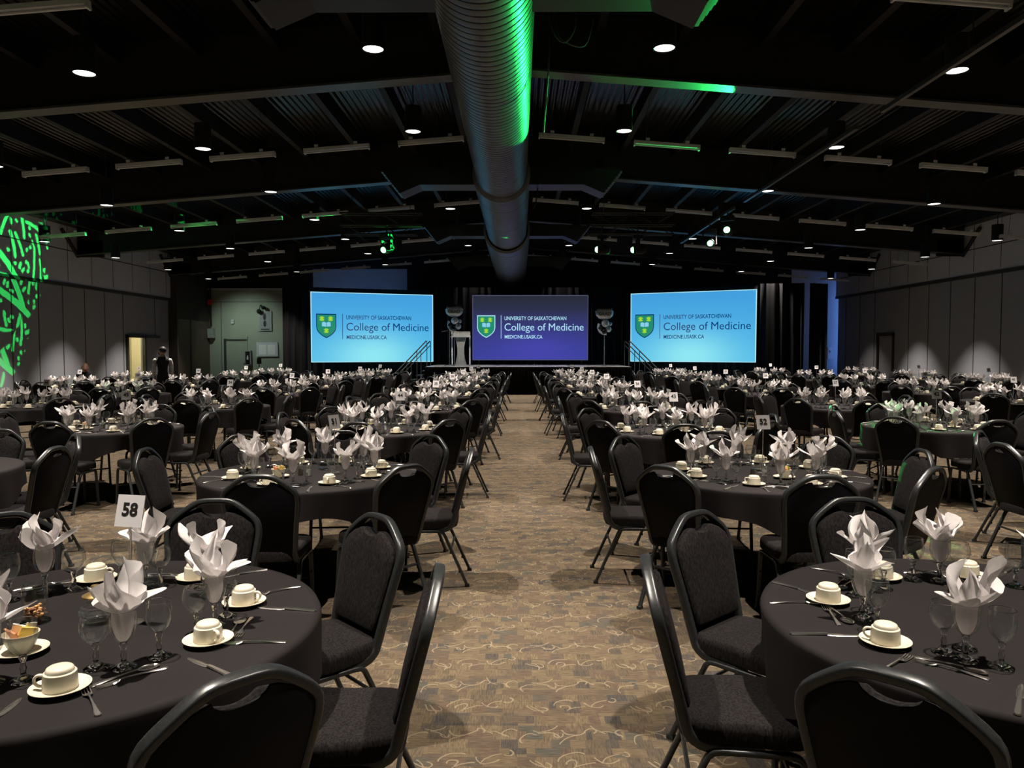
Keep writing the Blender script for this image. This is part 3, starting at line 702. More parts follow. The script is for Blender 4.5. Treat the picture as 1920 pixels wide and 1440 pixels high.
for T in TABLES:
    if T['y'] > 9.2: continue
    x0, y0, desc = T['x'], T['y'], T['desc']; sd = -1 if x0 < 0 else 1
    if not seen(x0, y0, .75, 200): continue
    if T['no'] == '58':
        tumbler(-1.585, 2.47, 'straight tumbler of mixed nuts beside the sugar bowl, ' + desc, M_MIX)
        sugar_bowl(-1.46, 2.205, desc); carafe(-1.365, 2.81, desc)
        t = thing('candle_jar', 'ribbed glass jar with a brass lid on the ' + desc, 'candle jar', (-1.385, 2.47, .7575))
        MB().lathe([(.0005, .002), (.03, .002), (.045, .012), (.052, .03), (.047, .035), (.051, .04), (.044, .048), (.045, .053), (.03, .064), (.022, .075), (.022, .085)], 28).obj('glass_body', M_GLASS, t, 40)
        MB().lathe([(.0005, .085), (.040, .085), (.040, .09), (.028, .096), (.012, .1), (.010, .108), (.015, .115), (.012, .122), (.0005, .125)], 28).obj('lid', M_GOLD, t, 40)
        continue
    if T['no'] == '57':
        shaker(M_PEP, 'pepper shaker with a steel cap, ' + desc, 1.565, 2.74); shaker(M_SALT, 'salt shaker with a steel cap, ' + desc, 1.64, 2.71)
        n_ = dup(G_W, (1.335, 2.27, .7575), 0, 'round goblet of peanuts beside the napkin, ' + desc, 'goblets on the tables')
        t = thing('peanut_serving', 'peanuts heaped in a round goblet, ' + desc, 'peanuts', (1.335, 2.27, .7575)); nuts(46, .024, .112, .150, 5, 'peanuts', t, M_NUT)
        continue
    shaker(M_PEP, 'pepper shaker at the middle of the ' + desc, x0 - .05, y0 - .08); shaker(M_SALT, 'salt shaker at the middle of the ' + desc, x0 + .02, y0 - .12)
    sugar_bowl(x0 - .15 * sd * -1 - .02, y0 - .2, desc); carafe(x0 + .05, y0 + .17, desc)

# ------------------------------------------------------------------ ceiling things
M_LENS = mat('lit downlight lens', (1, 1, 1), .5, emit=(1, .97, .9), es=3.0)
def make_down():
    t = thing('can_downlight', '', 'downlight')
    b = MB(); b.lathe([(.13, .005), (.14, 0), (.14, .43), (.001, .43)], 28); b.obj('housing', M_BLACK, t, 40)
    MB().lathe([(.001, .012), (.128, .012), (.128, .02), (.001, .02)], 28).obj('lens', M_LENS, t, 40)
    MB().tube([(0, 0, .43), (0, 0, 1.19)], .012, 6).obj('stem', M_BLACKMET, t, 60); return t
DOWN = make_down()
pos_l = ['beside the duct', 'second from the duct', 'third from the duct', 'by the wall']
lt = bpy.data.lights.new('downlight_beam', 'SPOT'); lt.energy = E_DOWN; lt.color = (1, .885, .755); lt.spot_size = R(71); lt.spot_blend = .62; lt.shadow_soft_size = .045
lt_dim = lt.copy(); lt_dim.energy = E_DOWN * .3
for r_, y in enumerate(DLY):
    for c_, x in enumerate(DLX):
        z = 5.56 + roof(x); u, v = px(x, y, z)
        if y > 33: continue
        sd = 'left' if x < 0 else 'right'; k = c_ - 4 if x > 0 else 3 - c_
        if -60 < u < 1980 and v > -60 and y > 1:
            place(DOWN, (x, y, z), 0, 'can downlight %s of duct, %s, %s row of lights back' % (sd, pos_l[k], (ORD + ['ninth', 'tenth'])[max(0, r_ - 2)]), 'ceiling can downlights')
        if y < 1 and abs(x) > 6: continue
        o = bpy.data.objects.new('downlight_beam', lt_dim if (y < 1 or y > 28.5) else lt); COL.objects.link(o); o.location = (x, y, z + .002)
# strip fixtures
def make_strip():
    t = thing('strip_light', '', 'strip light')
    b = MB(); b.box(-.61, .61, -.05, .05, .02, .075); b.box(-.61, -.585, -.05, .05, -.02, .02); b.box(.585, .61, -.05, .05, -.02, .02)
    b.box(-.4, -.33, -.051, -.045, .085, .13); b.box(.33, .4, -.051, -.045, .085, .13); b.obj('housing', M_PLASTICW, t)
    MB().tube([(-.59, -.0, 0), (.59, -.0, 0)], .016, 10, ref=(0, 0, 1)).obj('tube', M_PLASTICW, t, 50)
    for s_ in (-1, 1): MB().tube([(s_ * .4, 0, .07), (s_ * .4, 0, 1.14)], .004, 5).obj('hanger', M_BLACKMET, t)
    return t
STRIP = make_strip(); ky = [8.2, 14.4, 20.5, 26.4, 32.6]
for i, y in enumerate(ky):
    xs = [-12.0 + 1.78 * k for k in range(7)]; xs = [-1.62 - 1.75 * k for k in range(7)] + [.98 + 1.76 * k for k in range(8)]
    for x in xs:
        if i == 0 and abs(abs(x) - 4.6) > .6: continue
        if abs(x) > 13.4: continue
        z = 5.60 + roof(x); u, v = px(x, y, z)
        if not (-90 < u < 2010 and v > -60): continue
        k = int((abs(x) - .7) / 1.78 + .01); sd = 'left' if x < 0 else 'right'
        o = place(STRIP, (x, y, z), 0, 'unlit strip light, %s %s of the duct, %s row into the room' % (ORD[min(k, 7)], sd, ORD[i]), 'unlit strip lights')
        o.rotation_euler = (0, atan2(.0787, 1) * (1 if x > 0 else -1), 0)
# duct
M_DUCT = noisy('galvanised duct steel', (.10, .104, .112), (.14, .144, .152), 3, .38, metal=.45, bump=.1)
M_DUCTB = noisy('dark branch duct', (.02, .022, .023), (.03, .032, .033), 3, .4, metal=.6, bump=.1)
t = thing('spiral_duct', 'large ribbed round duct running along the roof ridge to the stage', 'duct', (-.34, 3.0, 5.13))
def duct_sec(y0, y1, Rr, step):
    prof = []; y = y0
    while y < y1:
        prof += [(Rr, y), (Rr + .004, y + step * .45), (Rr, y + step * (.80 if step < .3 else .94)), (Rr - .045, y + step * (.83 if step < .3 else .95)), (Rr - .045, y + step * (.95 if step < .3 else .99))]; y += step
    prof.append((Rr, y1)); b = MB()
    b.lathe(prof, 56, 0, Matrix.Rotation(R(-90), 4, 'X')); return b
for (a, c_, Rr, st) in ((0, 12.4, .50, .135), (12.4, 19.6, .57, .13), (19.6, 31.6, .68, .5)): duct_sec(a, c_, Rr, st).obj('duct_section', M_DUCT, t, 35)
for (y, Rr) in ((12.4, .576), (13.6, .576), (16.2, .576), (19.6, .685), (20.5, .685), (27.5, .685)):
    MB().lathe([(Rr - .07, y - .06), (Rr, y - .03), (Rr, y + .03), (Rr - .01, y + .03)], 56, 0, Matrix.Rotation(R(-90), 4, 'X')).obj('joint_collar', M_DUCT, t, 35)
MB().lathe([(.001, 31.6), (.68, 31.55)], 56, 0, Matrix.Rotation(R(-90), 4, 'X')).obj('end_cap', M_DUCT, t)
for yb in (4.4, 12.9, 19.9, 27.6):
    for s_ in (-1, 1):
        b = MB(); b.box(min(s_ * .42, s_ * 1.65), max(s_ * .42, s_ * 1.65), yb - .3, yb + .3, -.17, .17)
        b.add([(s_ * 1.65, yb - .3, -.17), (s_ * 1.65, yb + .3, -.17), (s_ * 1.65, yb + .3, .17), (s_ * 1.65, yb - .3, .17), (s_ * 2.05, yb - .3, -.34), (s_ * 2.05, yb + .3, -.34), (s_ * 2.42, yb + .3, .12), (s_ * 2.42, yb - .3, .12)],
              [(0, 1, 5, 4), (1, 2, 6, 5), (2, 3, 7, 6), (3, 0, 4, 7)])
        br = b.obj('branch_duct', M_DUCTB, t)
        g_ = MB()
        for q in range(9):
            f_ = (q + .5) / 9; xx = 2.05 + .37 * f_; zz = -.34 + .46 * f_; g_.box(min(s_ * (xx - .012), s_ * (xx + .03)), max(s_ * (xx - .012), s_ * (xx + .03)), yb - .29, yb + .29, zz - .006, zz + .006)
        g_.obj('grille', M_BLACKMET, br)
# lighting pipe that runs with the room, right of the duct
t = thing('lighting_pipe', 'long dark lighting pipe running into the room right of the duct', 'pipe', (5.2, 0, 5.06))
for a, c_ in ((4.5, 11.2), (12.0, 17.9), (18.7, 24.8)): MB().box(-.03, .03, a, c_, -.03, .03).obj('pipe_section', M_FLANGE, t)
for y in (6, 9, 13, 16, 20, 23): MB().tube([(0, y, .03), (0, y, 1.25)], .008, 6).obj('hanger', M_BLACKMET, t)
# cables by the duct
for i, pts in enumerate((((.28, 8.6, 5.75), (.36, 8.6, 5.2), (.50, 8.6, 5.02), (.62, 8.6, 5.2), (.58, 8.6, 5.6), (.45, 8.7, 5.9)), ((.33, 8.9, 5.9), (.44, 8.9, 5.3), (.52, 8.9, 5.15), (.75, 8.9, 5.1), (.85, 8.9, 5.4)), ((.36, 9.4, 6.0), (.37, 9.5, 5.2), (.36, 9.8, 4.95), (.34, 10.6, 4.6)), ((.40, 16, 5.9), (.42, 16, 5.2), (.36, 16, 4.7), (.30, 16, 4.55)))):
    tag(MB().tube(smoothpath(pts, 5), .011 if i < 3 else .014, 6).obj('hanging_cable', M_BLACKMET, None, 60), ['black cable loop hanging right of the duct near the camera', 'wide black cable loop beside the large duct', 'straight cable tail hanging under the near part of the duct', 'pale cable dangling beside the far part of the duct'][i], 'cable', 'hanging cables')
# trusses
def truss(x0, x1, y, z, lab):
    t = thing('box_truss', lab, 'truss', (x0, y, z)); L = x1 - x0
    for dy in (-.15, .15):
        for dz in (0, .3): MB().tube([(0, dy, dz), (L, dy, dz)], .024, 8, ref=(0, 0, 1)).obj('chord', M_BLACKMET, t, 60)
    n = int(L / .45); b = MB()
    for k in range(n):
        xa = k * L / n; xb = (k + 1) * L / n
        for dy in (-.15, .15): b.tube([(xa, dy, 0), (xb, dy, .3)] if k % 2 else [(xa, dy, .3), (xb, dy, 0)], .011, 5)
        b.tube([(xa, -.15, .3), (xb, .15, .3)], .011, 5)
    b.obj('bracing', M_BLACKMET, t, 60)
    for xx in (.3, L - .3): MB().tube([(xx, 0, .3), (xx, 0, 6.5 - z)], .009, 5).obj('hanger', M_BLACKMET, t)
truss(-5.3, -3.1, 23.6, 5.15, 'black lighting truss hanging left of the duct'); truss(2.1, 4.7, 23.6, 5.15, 'black lighting truss hanging right of the duct, holding green lights')
truss(-4.6, -2.5, 20.0, 4.85, 'black lighting truss left of the duct, closer to the camera'); truss(1.9, 4.0, 20.0, 4.85, 'black lighting truss right of the duct, closer to the camera')
# moving heads
M_GL = mat('lit green lens', (.1, 1, .3), .4, emit=(.30, 1, .42), es=5)
def stroke_mask(N, seed, n_main):
    rn = random.Random(seed); mask = [[0] * N for _ in range(N)]
    def stamp(px_, py_, r):
        i0, i1 = int((px_ - r + 1) / 2 * N), int((px_ + r + 1) / 2 * N) + 1; j0, j1 = int((py_ - r + 1) / 2 * N), int((py_ + r + 1) / 2 * N) + 1
        for j in range(max(0, j0), min(N, j1 + 1)):
            for i in range(max(0, i0), min(N, i1 + 1)):
                x = (i + .5) / N * 2 - 1; y = (j + .5) / N * 2 - 1
                if (x - px_) ** 2 + (y - py_) ** 2 < r * r: mask[j][i] = 1
    ctr = []
    def stroke(x, y, a, L, r, curv, force=False):
        pts = []; xx, yy, aa = x, y, a; n = max(2, int(L / .012))
        for k in range(n):
            pts.append((xx, yy)); xx += cos(aa) * .012; yy += sin(aa) * .012; aa += curv * .012
            if xx * xx + yy * yy > .94: break
        if not force:
            for (qx, qy) in pts[::4]:
                for (ox, oy, orr) in ctr:
                    if (qx - ox) ** 2 + (qy - oy) ** 2 < (r + orr + .014) ** 2: return
        for q in pts: stamp(q[0], q[1], r)
        ctr.extend((q[0], q[1], r) for q in pts[::3])
    # long boughs that sweep to one side
    for k in range(3): stroke(-.85, .72 - .55 * k, .15, 1.75, .042, -1.1 + .3 * k, True)
    for k in range(260):
        a = rn.choice((rn.uniform(1.3, 1.8), rn.uniform(-.5, .3), rn.uniform(1.2, 2.0))); stroke(rn.uniform(-.95, .95), rn.uniform(-.95, .95), a, rn.uniform(.25, .6), rn.uniform(.023, .030), rn.uniform(-1.6, 1.6))
    for k in range(200): stroke(rn.uniform(-.95, .95), rn.uniform(-.95, .95), rn.uniform(1, 2.1), rn.uniform(.1, .25), .026, rn.uniform(-1, 1))
    for k in range(500): stroke(rn.uniform(-.95, .95), rn.uniform(-.95, .95), rn.uniform(0, 3), rn.uniform(.01, .07), .024, 0)
    return mask
def gobo_mb(N, seed, rad, n_main=0):
    m = stroke_mask(N, seed, n_main); b = MB(); c = 2 * rad / N
    for j in range(N):
        i = 0
        while i < N:
            if m[j][i]: i += 1; continue
            k = i
            while k < N and not m[j][k]: k += 1
            x0, x1, y0, y1 = -rad + i * c, -rad + k * c, -rad + j * c, -rad + (j + 1) * c
            b.add([(x0, y0, 0), (x1, y0, 0), (x1, y1, 0), (x0, y1, 0)], [(0, 1, 2, 3)]); i = k
    return b
GMESH = {}
def moving_head(loc, tgt, lab, half, energy, gobo=None, scale=1, top=.45):
    t = thing('moving_head_light', lab, 'stage light', loc, 0, 'green moving head lights')
    q = (Vector(tgt) - Vector(loc)).to_track_quat('-Z', 'Y')
    az = atan2(tgt[1] - loc[1], tgt[0] - loc[0]) + pi / 2
    MB().box(-.16, .16, -.12, .12, .26, .36).obj('base', M_BLACK, t, None, None, (0, 0, az))
    b = MB(); b.box(-.19, -.16, -.04, .04, -.05, .30); b.box(.16, .19, -.04, .04, -.05, .30); b.box(-.19, .19, -.05, .05, .24, .28); b.obj('yoke', M_BLACK, t, None, None, (0, 0, az))
    h = MB(); h.lathe([(.001, .22), (.09, .2), (.13, .1), (.12, -.08), (.105, -.11), (.001, -.11)], 24); o = h.obj('head', M_BLACK, t, 40); o.rotation_mode = 'QUATERNION'; o.rotation_quaternion = q
    l_ = MB().lathe([(.075, -.105), (.078, -.12), (.068, -.15), (.045, -.172), (.001, -.18)], 24).obj('lens', M_GL, o, 40)
    MB().tube([(0, 0, .36), (0, 0, top)], .02, 6).obj('clamp', M_BLACKMET, t)
    li = bpy.data.lights.new('green_beam', 'SPOT'); li.energy = energy; li.color = (.02, 1, .14); li.spot_size = R(half * 2); li.spot_blend = .04; li.shadow_soft_size = 0 if gobo is not None else .03
    lo_ = bpy.data.objects.new('green_beam', li); COL.objects.link(lo_); lo_.parent = t; lo_.location = q @ Vector((0, 0, -.20)); lo_.rotation_mode = 'QUATERNION'; lo_.rotation_quaternion = q
    if gobo is not None:
        d = .05; rad = d * math.tan(R(half)) * 1.02; g_ = gobo_mb(gobo[0], gobo[1], rad).obj('gobo_plate', M_BLACK, o); g_.location = (0, 0, -.20 - d)
    return t
moving_head((2.15, 19.95, 4.22), (-14.5, 21.35, 4.45), 'green stage light hanging nearest the duct, under the right truss', 8.2, E_GREEN * 1.9, (220, 4), top=.64)
moving_head((3.07, 19.95, 4.22), (-14.5, 20.6, 2.75), 'green stage light hanging second from the duct under the right truss', 7.6, E_GREEN * 2.3, (220, 4), top=.64)
moving_head((5.20, 19.3, 4.60), (.7, 9.3, 5.10), 'brightest green stage light, clamped to the long lighting pipe', 11.0, E_GREEN * .62, top=.44)
moving_head((5.20, 21.1, 4.55), (3.9, 7.2, .8), 'green stage light clamped to the far end of the lighting pipe', 4.5, E_GREEN * 1.8, (60, 5), top=.5)
moving_head((-3.4, 19.95, 4.25), (-9.0, 13.6, .8), 'small stage light under the left truss with a faint green glow', 7.0, E_GREEN * .25, (60, 6), top=.62)

# ------------------------------------------------------------------ stage
M_STAGE = noisy('stage deck laminate', (.16, .17, .19), (.2, .21, .23), 3, .35)
M_DRAPE = noisy('black velour drape', (.004, .004, .005), (.007, .007, .008), 6, .95, (1, 1, .1), spec=.1)
t = thing('stage', 'low black stage at the far end of the aisle', 'stage', (0, 0, 0))
MB().box(-3.4, 4.1, 27.95, 31.6, .97, 1.02).obj('deck', M_STAGE, t)
b = MB(); N = 160; v = []; f = []
for i in range(N + 1):
    xx = -3.4 + 7.5 * i / N; yy = 27.93 + .02 * sin(i * 1.3); v += [(xx, yy, .0), (xx, yy, .97)]
f = [(2 * i, 2 * i + 2, 2 * i + 3, 2 * i + 1) for i in range(N)]; b.add(v, f); b.box(-3.42, -3.4, 27.95, 31.6, 0, .97); b.box(4.1, 4.12, 27.95, 31.6, 0, .97); b.obj('skirt', M_DRAPE, t, 60)
def drape(pts, z0, z1, lab, seed, group='black drapes behind the stage', amp=.05, topdrop=0):
    rn = random.Random(seed); P = [Vector((*p, 0)) for p in pts]; v = []; f = []; acc = 0; cols = []
    for i in range(len(P) - 1):
        L = (P[i + 1] - P[i]).length; n = max(2, int(L / .05)); d = (P[i + 1] - P[i]).normalized(); nr = Vector((-d.y, d.x, 0))
        for k in range(n): q = P[i].lerp(P[i + 1], k / n); s_ = acc + L * k / n; cols.append((q, nr, s_))
        acc += L
    cols.append((P[-1], nr, acc)); NZ = 8
    for q, nr, s_ in cols:
        for j in range(NZ + 1):
            t_ = j / NZ; a = amp * (1.1 - .6 * t_); off = a * sin(s_ * 21 + .6 * sin(s_ * 3)) + a * .5 * sin(s_ * 47 + t_)
            p = q + nr * off; v.append((p.x, p.y, z0 + (z1 - z0) * t_))
    for i in range(len(cols) - 1):
        for j in range(NZ): f.append((i * (NZ + 1) + j, (i + 1) * (NZ + 1) + j, (i + 1) * (NZ + 1) + j + 1, i * (NZ + 1) + j + 1))
    return tag(MB().add(v, f).obj('stage_drape', M_DRAPE, None, 75), lab, 'curtain', group)
drape([(-9.0, 29.3), (-7.9, 29.15)], 0.02, 4.1, 'pleated black drape left of the left blue screen', 1)
drape([(-7.88, 29.1), (-3.62, 30.85), (-3.6, 31.8)], .02, 4.0, 'black drape behind the left blue screen', 2)
drape([(-3.45, 31.9), (4.3, 31.9)], .02, 4.2, 'black drape behind the middle screen on the stage', 3)
drape([(4.32, 31.5), (4.6, 30.9), (8.8, 28.5)], .02, 4.0, 'black drape behind the right blue screen', 4)
drape([(8.85, 28.3), (10.35, 28.0)], .02, 4.05, 'pleated black drape right of the right blue screen', 5, amp=.09)
drape([(10.55, 28.0), (11.35, 28.4)], .02, 4.05, 'outermost black drape beside the blue-lit wall gap', 6)
# screens
def screen_mat(name, stops, blob, c2, strength=1.0):
    m = bpy.data.materials.new(name); m.use_nodes = True; nt = m.node_tree; nt.nodes.clear(); g = NG(m)
    out = g.n('ShaderNodeOutputMaterial'); em = g.n('ShaderNodeEmission'); em.inputs[1].default_value = strength
    tc = g.n('ShaderNodeTexCoord'); sp = g.n('ShaderNodeSeparateXYZ'); g.l(tc.outputs['Object'], sp.inputs[0])
    zz = g.math('DIVIDE', sp.outputs[2], 2.6); base = g.ramp(zz, stops)
    dx = g.math('DIVIDE', g.math('SUBTRACT', sp.outputs[0], blob[0]), blob[2]); dz = g.math('DIVIDE', g.math('SUBTRACT', sp.outputs[2], blob[1]), blob[3])
    d2 = g.math('ADD', g.math('MULTIPLY', dx, dx), g.math('MULTIPLY', dz, dz)); k = g.math('POWER', 2.718, g.math('MULTIPLY', d2, -1.0))
    col = g.mix(k, base, c2); g.l(col, em.inputs[0]); g.l(em.outputs[0], out.inputs[0]); return m
def em(name, c, s_=1):
    m = mat(name, (0, 0, 0), .6, emit=c, es=s_); return m
M_SB = screen_mat('lit blue slide', [(0, (.10, .52, .80)), (.5, (.072, .42, .78)), (1, (.055, .34, .72))], (.0, .15, 1.5, .9), (.28, .80, .90))
M_SD = screen_mat('dim violet slide', [(0, (.045, .055, .33)), (.45, (.040, .045, .20)), (.8, (.026, .030, .065)), (1, (.022, .026, .040))], (.3, .35, 1.6, .6), (.060, .060, .40))
M_INKB = em('dark blue slide lettering', (.0, .035, .16)); M_INKW = em('pale slide lettering', (.42, .75, .9))
M_SHG = em('green shield slide colour', (.015, .26, .15)); M_SHY = em('lime wheat slide colour', (.38, .70, .03)); M_BOOK = em('pale blue book slide colour', (.25, .60, .85)); M_EDGE = em('bright screen edge', (.45, .85, .95)); M_EDGE2 = em('dim screen edge', (.08, .09, .16))
def screen(xa, ya, xb, yb, z0, z1, m, ink, lab, edge, rim):
    W = sqrt((xb - xa) ** 2 + (yb - ya) ** 2); H = z1 - z0; ang = atan2(yb - ya, xb - xa)
    t = thing('projection_screen', lab, 'screen', ((xa + xb) / 2, (ya + yb) / 2, z0), ang, 'projection screens around the stage')
    MB().box(-W / 2, W / 2, 0, .03, 0, H).obj('slide', m, t)
    b = MB(); e = .025
    b.box(-W / 2 - e, W / 2 + e, -.01, .04, -e, 0); b.box(-W / 2 - e, W / 2 + e, -.01, .04, H, H + e); b.box(-W / 2 - e, -W / 2, -.01, .04, 0, H); b.box(W / 2, W / 2 + e, -.01, .04, 0, H); b.obj('border', edge, t)
    if z0 > 1.1 and rim: b = MB(); b.box(-W / 2 + .2, -W / 2 + .26, .05, .12, -z0 + 1.03, 0); b.box(W / 2 - .26, W / 2 - .2, .05, .12, -z0 + 1.03, 0); b.obj('support', M_BLACKMET, t)
    Z = H * .5; x_l = -W / 2 + .245 * W
    # shield
    sx, sz, sw, sh = -W / 2 + .115 * W, H * .52, .15 * W, .36 * H * .92
    def shp(k, dz=0):
        return [(sx + k * px_ * sw / 2, -.004 - .002 * dz, sz + k * pz_ * sh / 2) for px_, pz_ in ((-1, 1), (1, 1), (1, -.1), (.93, -.38), (.72, -.62), (.4, -.84), (0, -1.02), (-.4, -.84), (-.72, -.62), (-.93, -.38), (-1, -.1))]
    b = MB().add(shp(1.06), [tuple(range(11))]); b.obj('shield_border', ink if rim is None else M_INKW, t)
    b = MB().add([(p[0], p[1] - .002, p[2]) for p in shp(.97)], [tuple(range(11))]); b.obj('shield', M_SHG, t)
    b = MB()
    for cx, cz in ((-.46, .6), (.46, .6), (0, -.45)):
        for k in range(7):
            a = pi / 2 + (k - 3) * .36; r = .30 * sw / 2
            for s2 in (1, -.75):
                ex, ez = cos(a) * r * 1.0, sin(a) * r * s2
                n_ = Vector((-ez, 0, ex)).normalized() * .011 * W / 4.6
                c_ = Vector((sx + cx * sw / 2, -.009, sz + cz * sh / 2)); e_ = c_ + Vector((ex, 0, ez))
                b.add([c_ - n_, e_ - n_ * .9, e_ + n_ * .9, c_ + n_], [(0, 1, 2, 3)])
    b.obj('wheat_sheaf', M_SHY, t)
    bw, bh = .46 * sw / 2, .17 * sh / 2; b = MB(); zb = sz + .1 * sh / 2
    for s2 in (-1, 1):
        b.add([(sx + s2 * .01, -.010, zb - bh), (sx + s2 * bw, -.010, zb - bh * .8), (sx + s2 * bw, -.010, zb + bh * 1.2), (sx + s2 * bw * .5, -.010, zb + bh * 1.5), (sx + s2 * .01, -.010, zb + bh * 1.05)], [(0, 1, 2, 3, 4)])
    b.obj('open_book', M_BOOK, t)
    MB().box(x_l - .01, x_l + .01, -.006, -.001, sz - .19 * H, sz + .175 * H).obj('divider_line', ink, t)
    x0 = -W / 2 + .275 * W
    for body, size, zc, wd, bo in (('UNIVERSITY OF SASKATCHEWAN', .215, .645, .54, .0022), ('College of Medicine', .42, .505, .69, 0), ('MEDICINE.USASK.CA', .2, .355, .33, .003)):
        text_obj(body, size, ink, t, (x0 + wd * W / 2, -.006, H * zc), width=wd * W, bold=bo, ext=.0)
    return t
screen(-7.70, 28.6, -3.40, 30.4, 1.19, 3.77, M_SB, M_INKB, 'bright blue screen left of the stage with dark lettering', M_EDGE, None)
screen(4.42, 30.2, 8.60, 28.0, 1.20, 3.80, M_SB, M_INKB, 'bright blue screen right of the stage with dark lettering', M_EDGE, None)
screen(-1.83, 31.0, 2.78, 31.0, 1.24, 3.80, M_SD, M_INKW, 'dim violet screen at the middle of the stage with white lettering', M_EDGE2, 1)
# stairs with rails
def stair_rail(x_top, x_bot, y, lab, s_):
    t = thing('stage_stairs', lab, 'stairs', (x_top, y, 0)); n = 5; dx = (x_bot - x_top)
    for k in range(n):
        h = 1.02 * (n - k) / (n + 1); xa = dx * k / n; xb = dx * (k + 1) / n; MB().box(min(xa, xb), max(xa, xb), .1, 1.3, h - .04, h).obj('tread', M_BLACK, t)
    for yy in (.1, 1.3):
        b = MB(); b.tube([(.02 * s_, yy, 1.02 + .95), (dx, yy, .25 + .62)], .022, 8); b.tube([(.02 * s_, yy, 1.02 + .78), (dx * .95, yy, .25 + .5)], .016, 8); b.tube([(dx, yy, .87), (dx + .12 * s_, yy, .80), (dx * 1.0, yy, .72)], .018, 8)
        for q in (.0, .35, .7, 1.0): b.tube([(dx * q, yy, .0), (dx * q, yy, 1.97 - (1.97 - .87) * q)], .015, 6)
        b.obj('handrail', M_FLANGE, t, 50)
stair_rail(-3.42, -4.5, 28.6, 'dark stage stairs with metal handrails left of the stage', -1)
stair_rail(4.12, 5.25, 28.6, 'dark stage stairs with metal handrails right of the stage', 1)
# lectern
M_ACR = thin_glass('clear acrylic', (.8, .83, .9), 2.0, haze=.22); M_SILV = noisy('brushed silver', (.5, .5, .52), (.6, .6, .62), 20, .35, metal=.8)
M_FROST = mat('frosted acrylic', (.5, .52, .6), .5)
t = thing('lectern', 'clear waisted acrylic lectern at the left of the stage', 'lectern', (-2.2, 29.3, 1.02))
v = []; f = []; n = 16
for k in range(n + 1):
    z = .02 + 1.1 * k / n; w_ = .12 + .10 * (2 * (z / 1.12) - 1.05) ** 2; v += [(-w_, 0, z), (w_, 0, z), (w_, .03, z), (-w_, .03, z)]
for k in range(n): f += [(4 * k + a, 4 * k + (a + 1) % 4, 4 * k + 4 + (a + 1) % 4, 4 * k + 4 + a) for a in range(4)]
MB().add(v, f).obj('front_panel', M_ACR, t)
for s_ in (-1, 1): MB().sweep([(s_ * (.125 + .10 * (2 * (z / 1.12) - 1.05) ** 2), -.005, z) for z in [.02 + 1.1 * k / n for k in range(n + 1)]], rrect(.012, .03), (0, 1, 0)).obj('side_edge', M_SILV, t)
for s_ in (-1, 1): MB().tube([(s_ * .34, .1, .05), (s_ * .34, .1, 1.15)], .028, 10).obj('post', M_FROST, t, 50)
MB().box(-.36, .36, -.04, .4, 1.12, 1.15).obj('reading_shelf', M_ACR, t); b = MB(); b.box(-.37, .37, -.05, -.035, 1.1, 1.3); b.obj('front_rail', M_ACR, t); MB().box(-.38, .38, -.055, -.03, 1.09, 1.115).obj('shelf_edge', M_SILV, t); MB().box(-.38, .38, -.055, -.03, 1.295, 1.31).obj('top_edge', M_SILV, t)
MB().box(-.3, .3, -.05, .35, 0, .02).obj('base', M_ACR, t)
# microphone stand beside it
t = thing('speaker_stand', 'thin black stand just left of the lectern', 'stand', (-2.62, 29.2, 1.02)); b = MB(); b.tube([(0, 0, .02), (0, 0, 1.35)], .014, 8); b.obj('pole', M_FLANGE, t)
b = MB(); b.tube([(-.2, .05, .01), (0, 0, .06), (.2, .05, .01)], .012, 6); b.tube([(0, -.2, .01), (0, 0, .06)], .012, 6); b.obj('feet', M_BLACKMET, t)
MB().tube([(-.3, 0, 1.3), (0, 0, 1.35), (.15, 0, 1.32)], .012, 6).obj('boom', M_BLACKMET, t)
